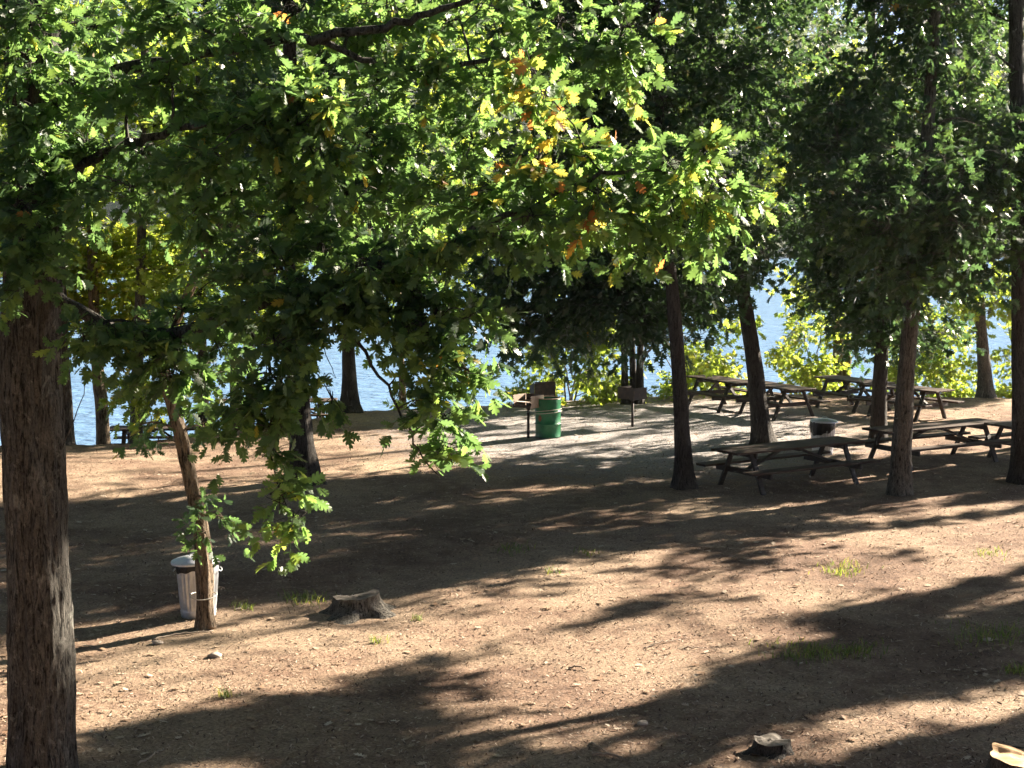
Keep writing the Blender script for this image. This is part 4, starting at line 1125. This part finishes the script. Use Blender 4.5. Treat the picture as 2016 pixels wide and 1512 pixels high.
# ------------------------------------------------------------------ stumps
def stump(px, py, r, h, label, seed, cutm='cut', tilt=(0, 0), flare=1.5, barkm='bark_dark'):
    b = gbase(px, py)
    o = thing('tree_stump', label, 'tree stump', b)
    n = 96; th = np.linspace(0, 2 * math.pi, n, endpoint=False)
    rows = []
    for k, t in enumerate(np.linspace(0, 1, 22)):
        z = -.06 + (h + .06) * t
        lob = .5 + .5 * np.cos(5 * th + seed) + .35 * np.cos(3 * th + 2 * seed)
        fl = 1 + flare * (1 - t) ** 2.6 * (.25 + .75 * np.clip(lob, 0, 2))
        nz = vnoise(th / 6.283 * 22, np.full(n, t * 3.0), 22, seed) - .5
        nz2 = vnoise(th / 6.283 * 9, np.full(n, t * 1.2), 9, seed + 5) - .5
        rr = r * fl * (1 + .20 * nz + .16 * nz2)
        zz = z + t * (tilt[0] * np.cos(th) + tilt[1] * np.sin(th)) * r + (.18 * h * nz + .22 * h * nz2 if k == 21 else 0)
        rows.append(np.stack([rr * np.cos(th), rr * np.sin(th), zz], 1))
    V = np.concatenate(rows)
    Fc = [(k * n + i, k * n + (i + 1) % n, (k + 1) * n + (i + 1) % n, (k + 1) * n + i) for k in range(21) for i in range(n)]
    MB().add(V, Fc).build('stump_bark', M[barkm], o, True)
    top = rows[-1]; c = top.mean(0)
    rr_ = [top * [1, 1, 1]]
    Vt = [top + [0, 0, .001]]
    for f in (.85, .6, .35, .12):
        ring = c + (top - c) * f
        ring[:, 2] += -.06 * h * (1 - f) + .12 * h * (vnoise(th / 6.283 * 12, np.full(n, f * 9), 12, seed + 3) - .5)
        Vt.append(ring)
    Vt = np.concatenate(Vt)
    Fc = [(k * n + i, k * n + (i + 1) % n, (k + 1) * n + (i + 1) % n, (k + 1) * n + i) for k in range(4) for i in range(n)] + [tuple(range(4 * n, 5 * n))]
    MB().add(Vt, Fc).build('cut_face', M[cutm], o, False)
    return o
stump(703, 1203, .27, .20, 'wide old stump with spreading mossy roots in the middle of the ground', 3, 'cut', (.10, -.03), 2.2, 'bark_grey')
stump(1518, 1484, .155, .095, 'small weathered stump at the bottom of the picture, right of centre', 8, 'cut', (-.02, .04), 1.4)
stump(2040, 1556, .40, .30, 'stump with fresh orange cut wood in the bottom right corner', 12, 'fresh_cut', (-.05, -.05), .6, 'bark_oak')

# ------------------------------------------------------------------ sticks and stones
def stick(pts, r, label, group=None):
    P = np.array([at_z(*p) for p in pts])
    for k in range(len(P)): P[k, 2] = gz(P[k, 0], P[k, 1]) + r * .8 + (.02 if 0 < k < len(P) - 1 else 0)
    n = 14; Q_ = smooth_path(P, n); Q_[1:-1] += rng.normal(size=(n - 2, 3)) * .006
    m = MB(); c = Q_[0].copy(); m.tube(Q_ - c, np.linspace(r, r * .45, n), 7)
    o = m.build('fallen_stick', M['stick'], None, True, c)
    tag(o, label, 'stick', 'sticks lying on the ground')
stick([(270, 1508), (300, 1492), (322, 1474)], .012, 'crooked stick lying near the foot of the big oak')
stick([(1165, 1468), (1180, 1480), (1192, 1484)], .012, 'short hooked stick in the shade at the bottom, left of the small stump')
stick([(1165, 1492), (1205, 1494), (1240, 1508)], .014, 'pale forked stick at the bottom edge, lower of the two by the small stump')
stick([(1268, 1271), (1300, 1264), (1340, 1256)], .010, 'straight stick on sunlit ground, right of the centre')
stick([(1120, 1310), (1140, 1312), (1152, 1315)], .012, 'short dark stick on sunlit ground below the centre')
stick([(1345, 1271), (1365, 1273), (1385, 1272)], .010, 'thin dark stick right of the straight stick on sunlit ground')
stick([(300, 1262), (350, 1252), (420, 1243)], .014, 'long pale root-like stick at the foot of the leaning tree')
def stone(px, py, r, label, seed):
    b = gbase(px, py)
    u = np.linspace(0, math.pi, 12); n = 18; th = np.linspace(0, 2 * math.pi, n, endpoint=False)
    rows = []
    for a in u:
        nz = vnoise(th / 6.283 * 6, np.full(n, a * 2), 6, seed)
        rr = r * (.75 + .5 * nz)
        rows.append(np.stack([rr * math.sin(a) * np.cos(th) * 1.25, rr * math.sin(a) * np.sin(th), r * .55 * math.cos(a) * (.8 + .4 * nz)], 1))
    V = np.concatenate(rows)
    m = MB(); m.add(V, [(k * n + i, k * n + (i + 1) % n, (k + 1) * n + (i + 1) % n, (k + 1) * n + i) for k in range(11) for i in range(n)])
    o = m.build('stone', M['stone'], None, True, (b[0], b[1], b[2] + r * .25))
    tag(o, label, 'stone', 'stones on the ground')
stone(424, 1298, .06, 'fist-sized stone on sunlit ground below the leaning tree', 2)
stone(310, 1268, .05, 'stone in the edge of the shadow left of the leaning tree', 4)
stone(1265, 1430, .05, 'stone in the shade above the small stump, left of it', 6)
stone(1945, 1258, .045, 'small stone among the grass at the right edge', 9)

# ------------------------------------------------------------------ air haze, added to imitate the lens veil
m_, nt_, out_ = mat('veil_haze')
pv = nt_.nodes.new('ShaderNodeVolumePrincipled')
pv.inputs['Color'].default_value = (.80, .90, 1, 1); pv.inputs['Density'].default_value = HAZE; pv.inputs['Anisotropy'].default_value = .35
nt_.links.new(pv.outputs[0], out_.inputs['Volume'])
mb_ = MB(); mb_.box((1900, 1700, 150), (0, 660, 61))
tag(mb_.build('haze', m_), 'thin bluish air haze added to imitate lens veil over the lake and grove', 'haze', kind='stuff')
# ------------------------------------------------------------------ light, camera
w = bpy.data.worlds.new('World'); sc.world = w; w.use_nodes = True
nt = w.node_tree
sky = nt.nodes.new('ShaderNodeTexSky'); sky.sky_type = 'NISHITA'; sky.sun_disc = False
sky.sun_elevation = SUN_EL; sky.sun_rotation = math.pi / 2 - SUN_AZ
sky.air_density = .22; sky.dust_density = .2
bg = nt.nodes['Background']; bg.inputs['Strength'].default_value = .05
nt.links.new(sky.outputs[0], bg.inputs['Color'])
sl = bpy.data.lights.new('sun', 'SUN'); sl.energy = 5.0; sl.angle = R(.7); sl.color = (1.0, .87, .70)
so = bpy.data.objects.new('sun', sl); COL.objects.link(so)
so.rotation_euler = Vector((-S[0], -S[1], -S[2])).to_track_quat('-Z', 'Y').to_euler()
so.location = (30, 20, 30)
cam = bpy.data.cameras.new('camera'); cam.lens = 36 * F / 2016; cam.sensor_width = 36; cam.clip_end = 4000; cam.clip_start = .1
co = bpy.data.objects.new('camera', cam); COL.objects.link(co)
co.location = tuple(CAM); co.rotation_euler = (math.pi / 2 - PITCH, 0, 0)
sc.camera = co
sc.view_settings.view_transform = 'Standard'; sc.view_settings.look = 'None'
sc.view_settings.exposure = 2.85; sc.view_settings.gamma = 1
sc.cycles.max_bounces = 6; sc.cycles.diffuse_bounces = 2; sc.cycles.glossy_bounces = 3; sc.cycles.transmission_bounces = 4
sc.cycles.caustics_reflective = False; sc.cycles.caustics_refractive = False
sc.cycles.sample_clamp_indirect = 6
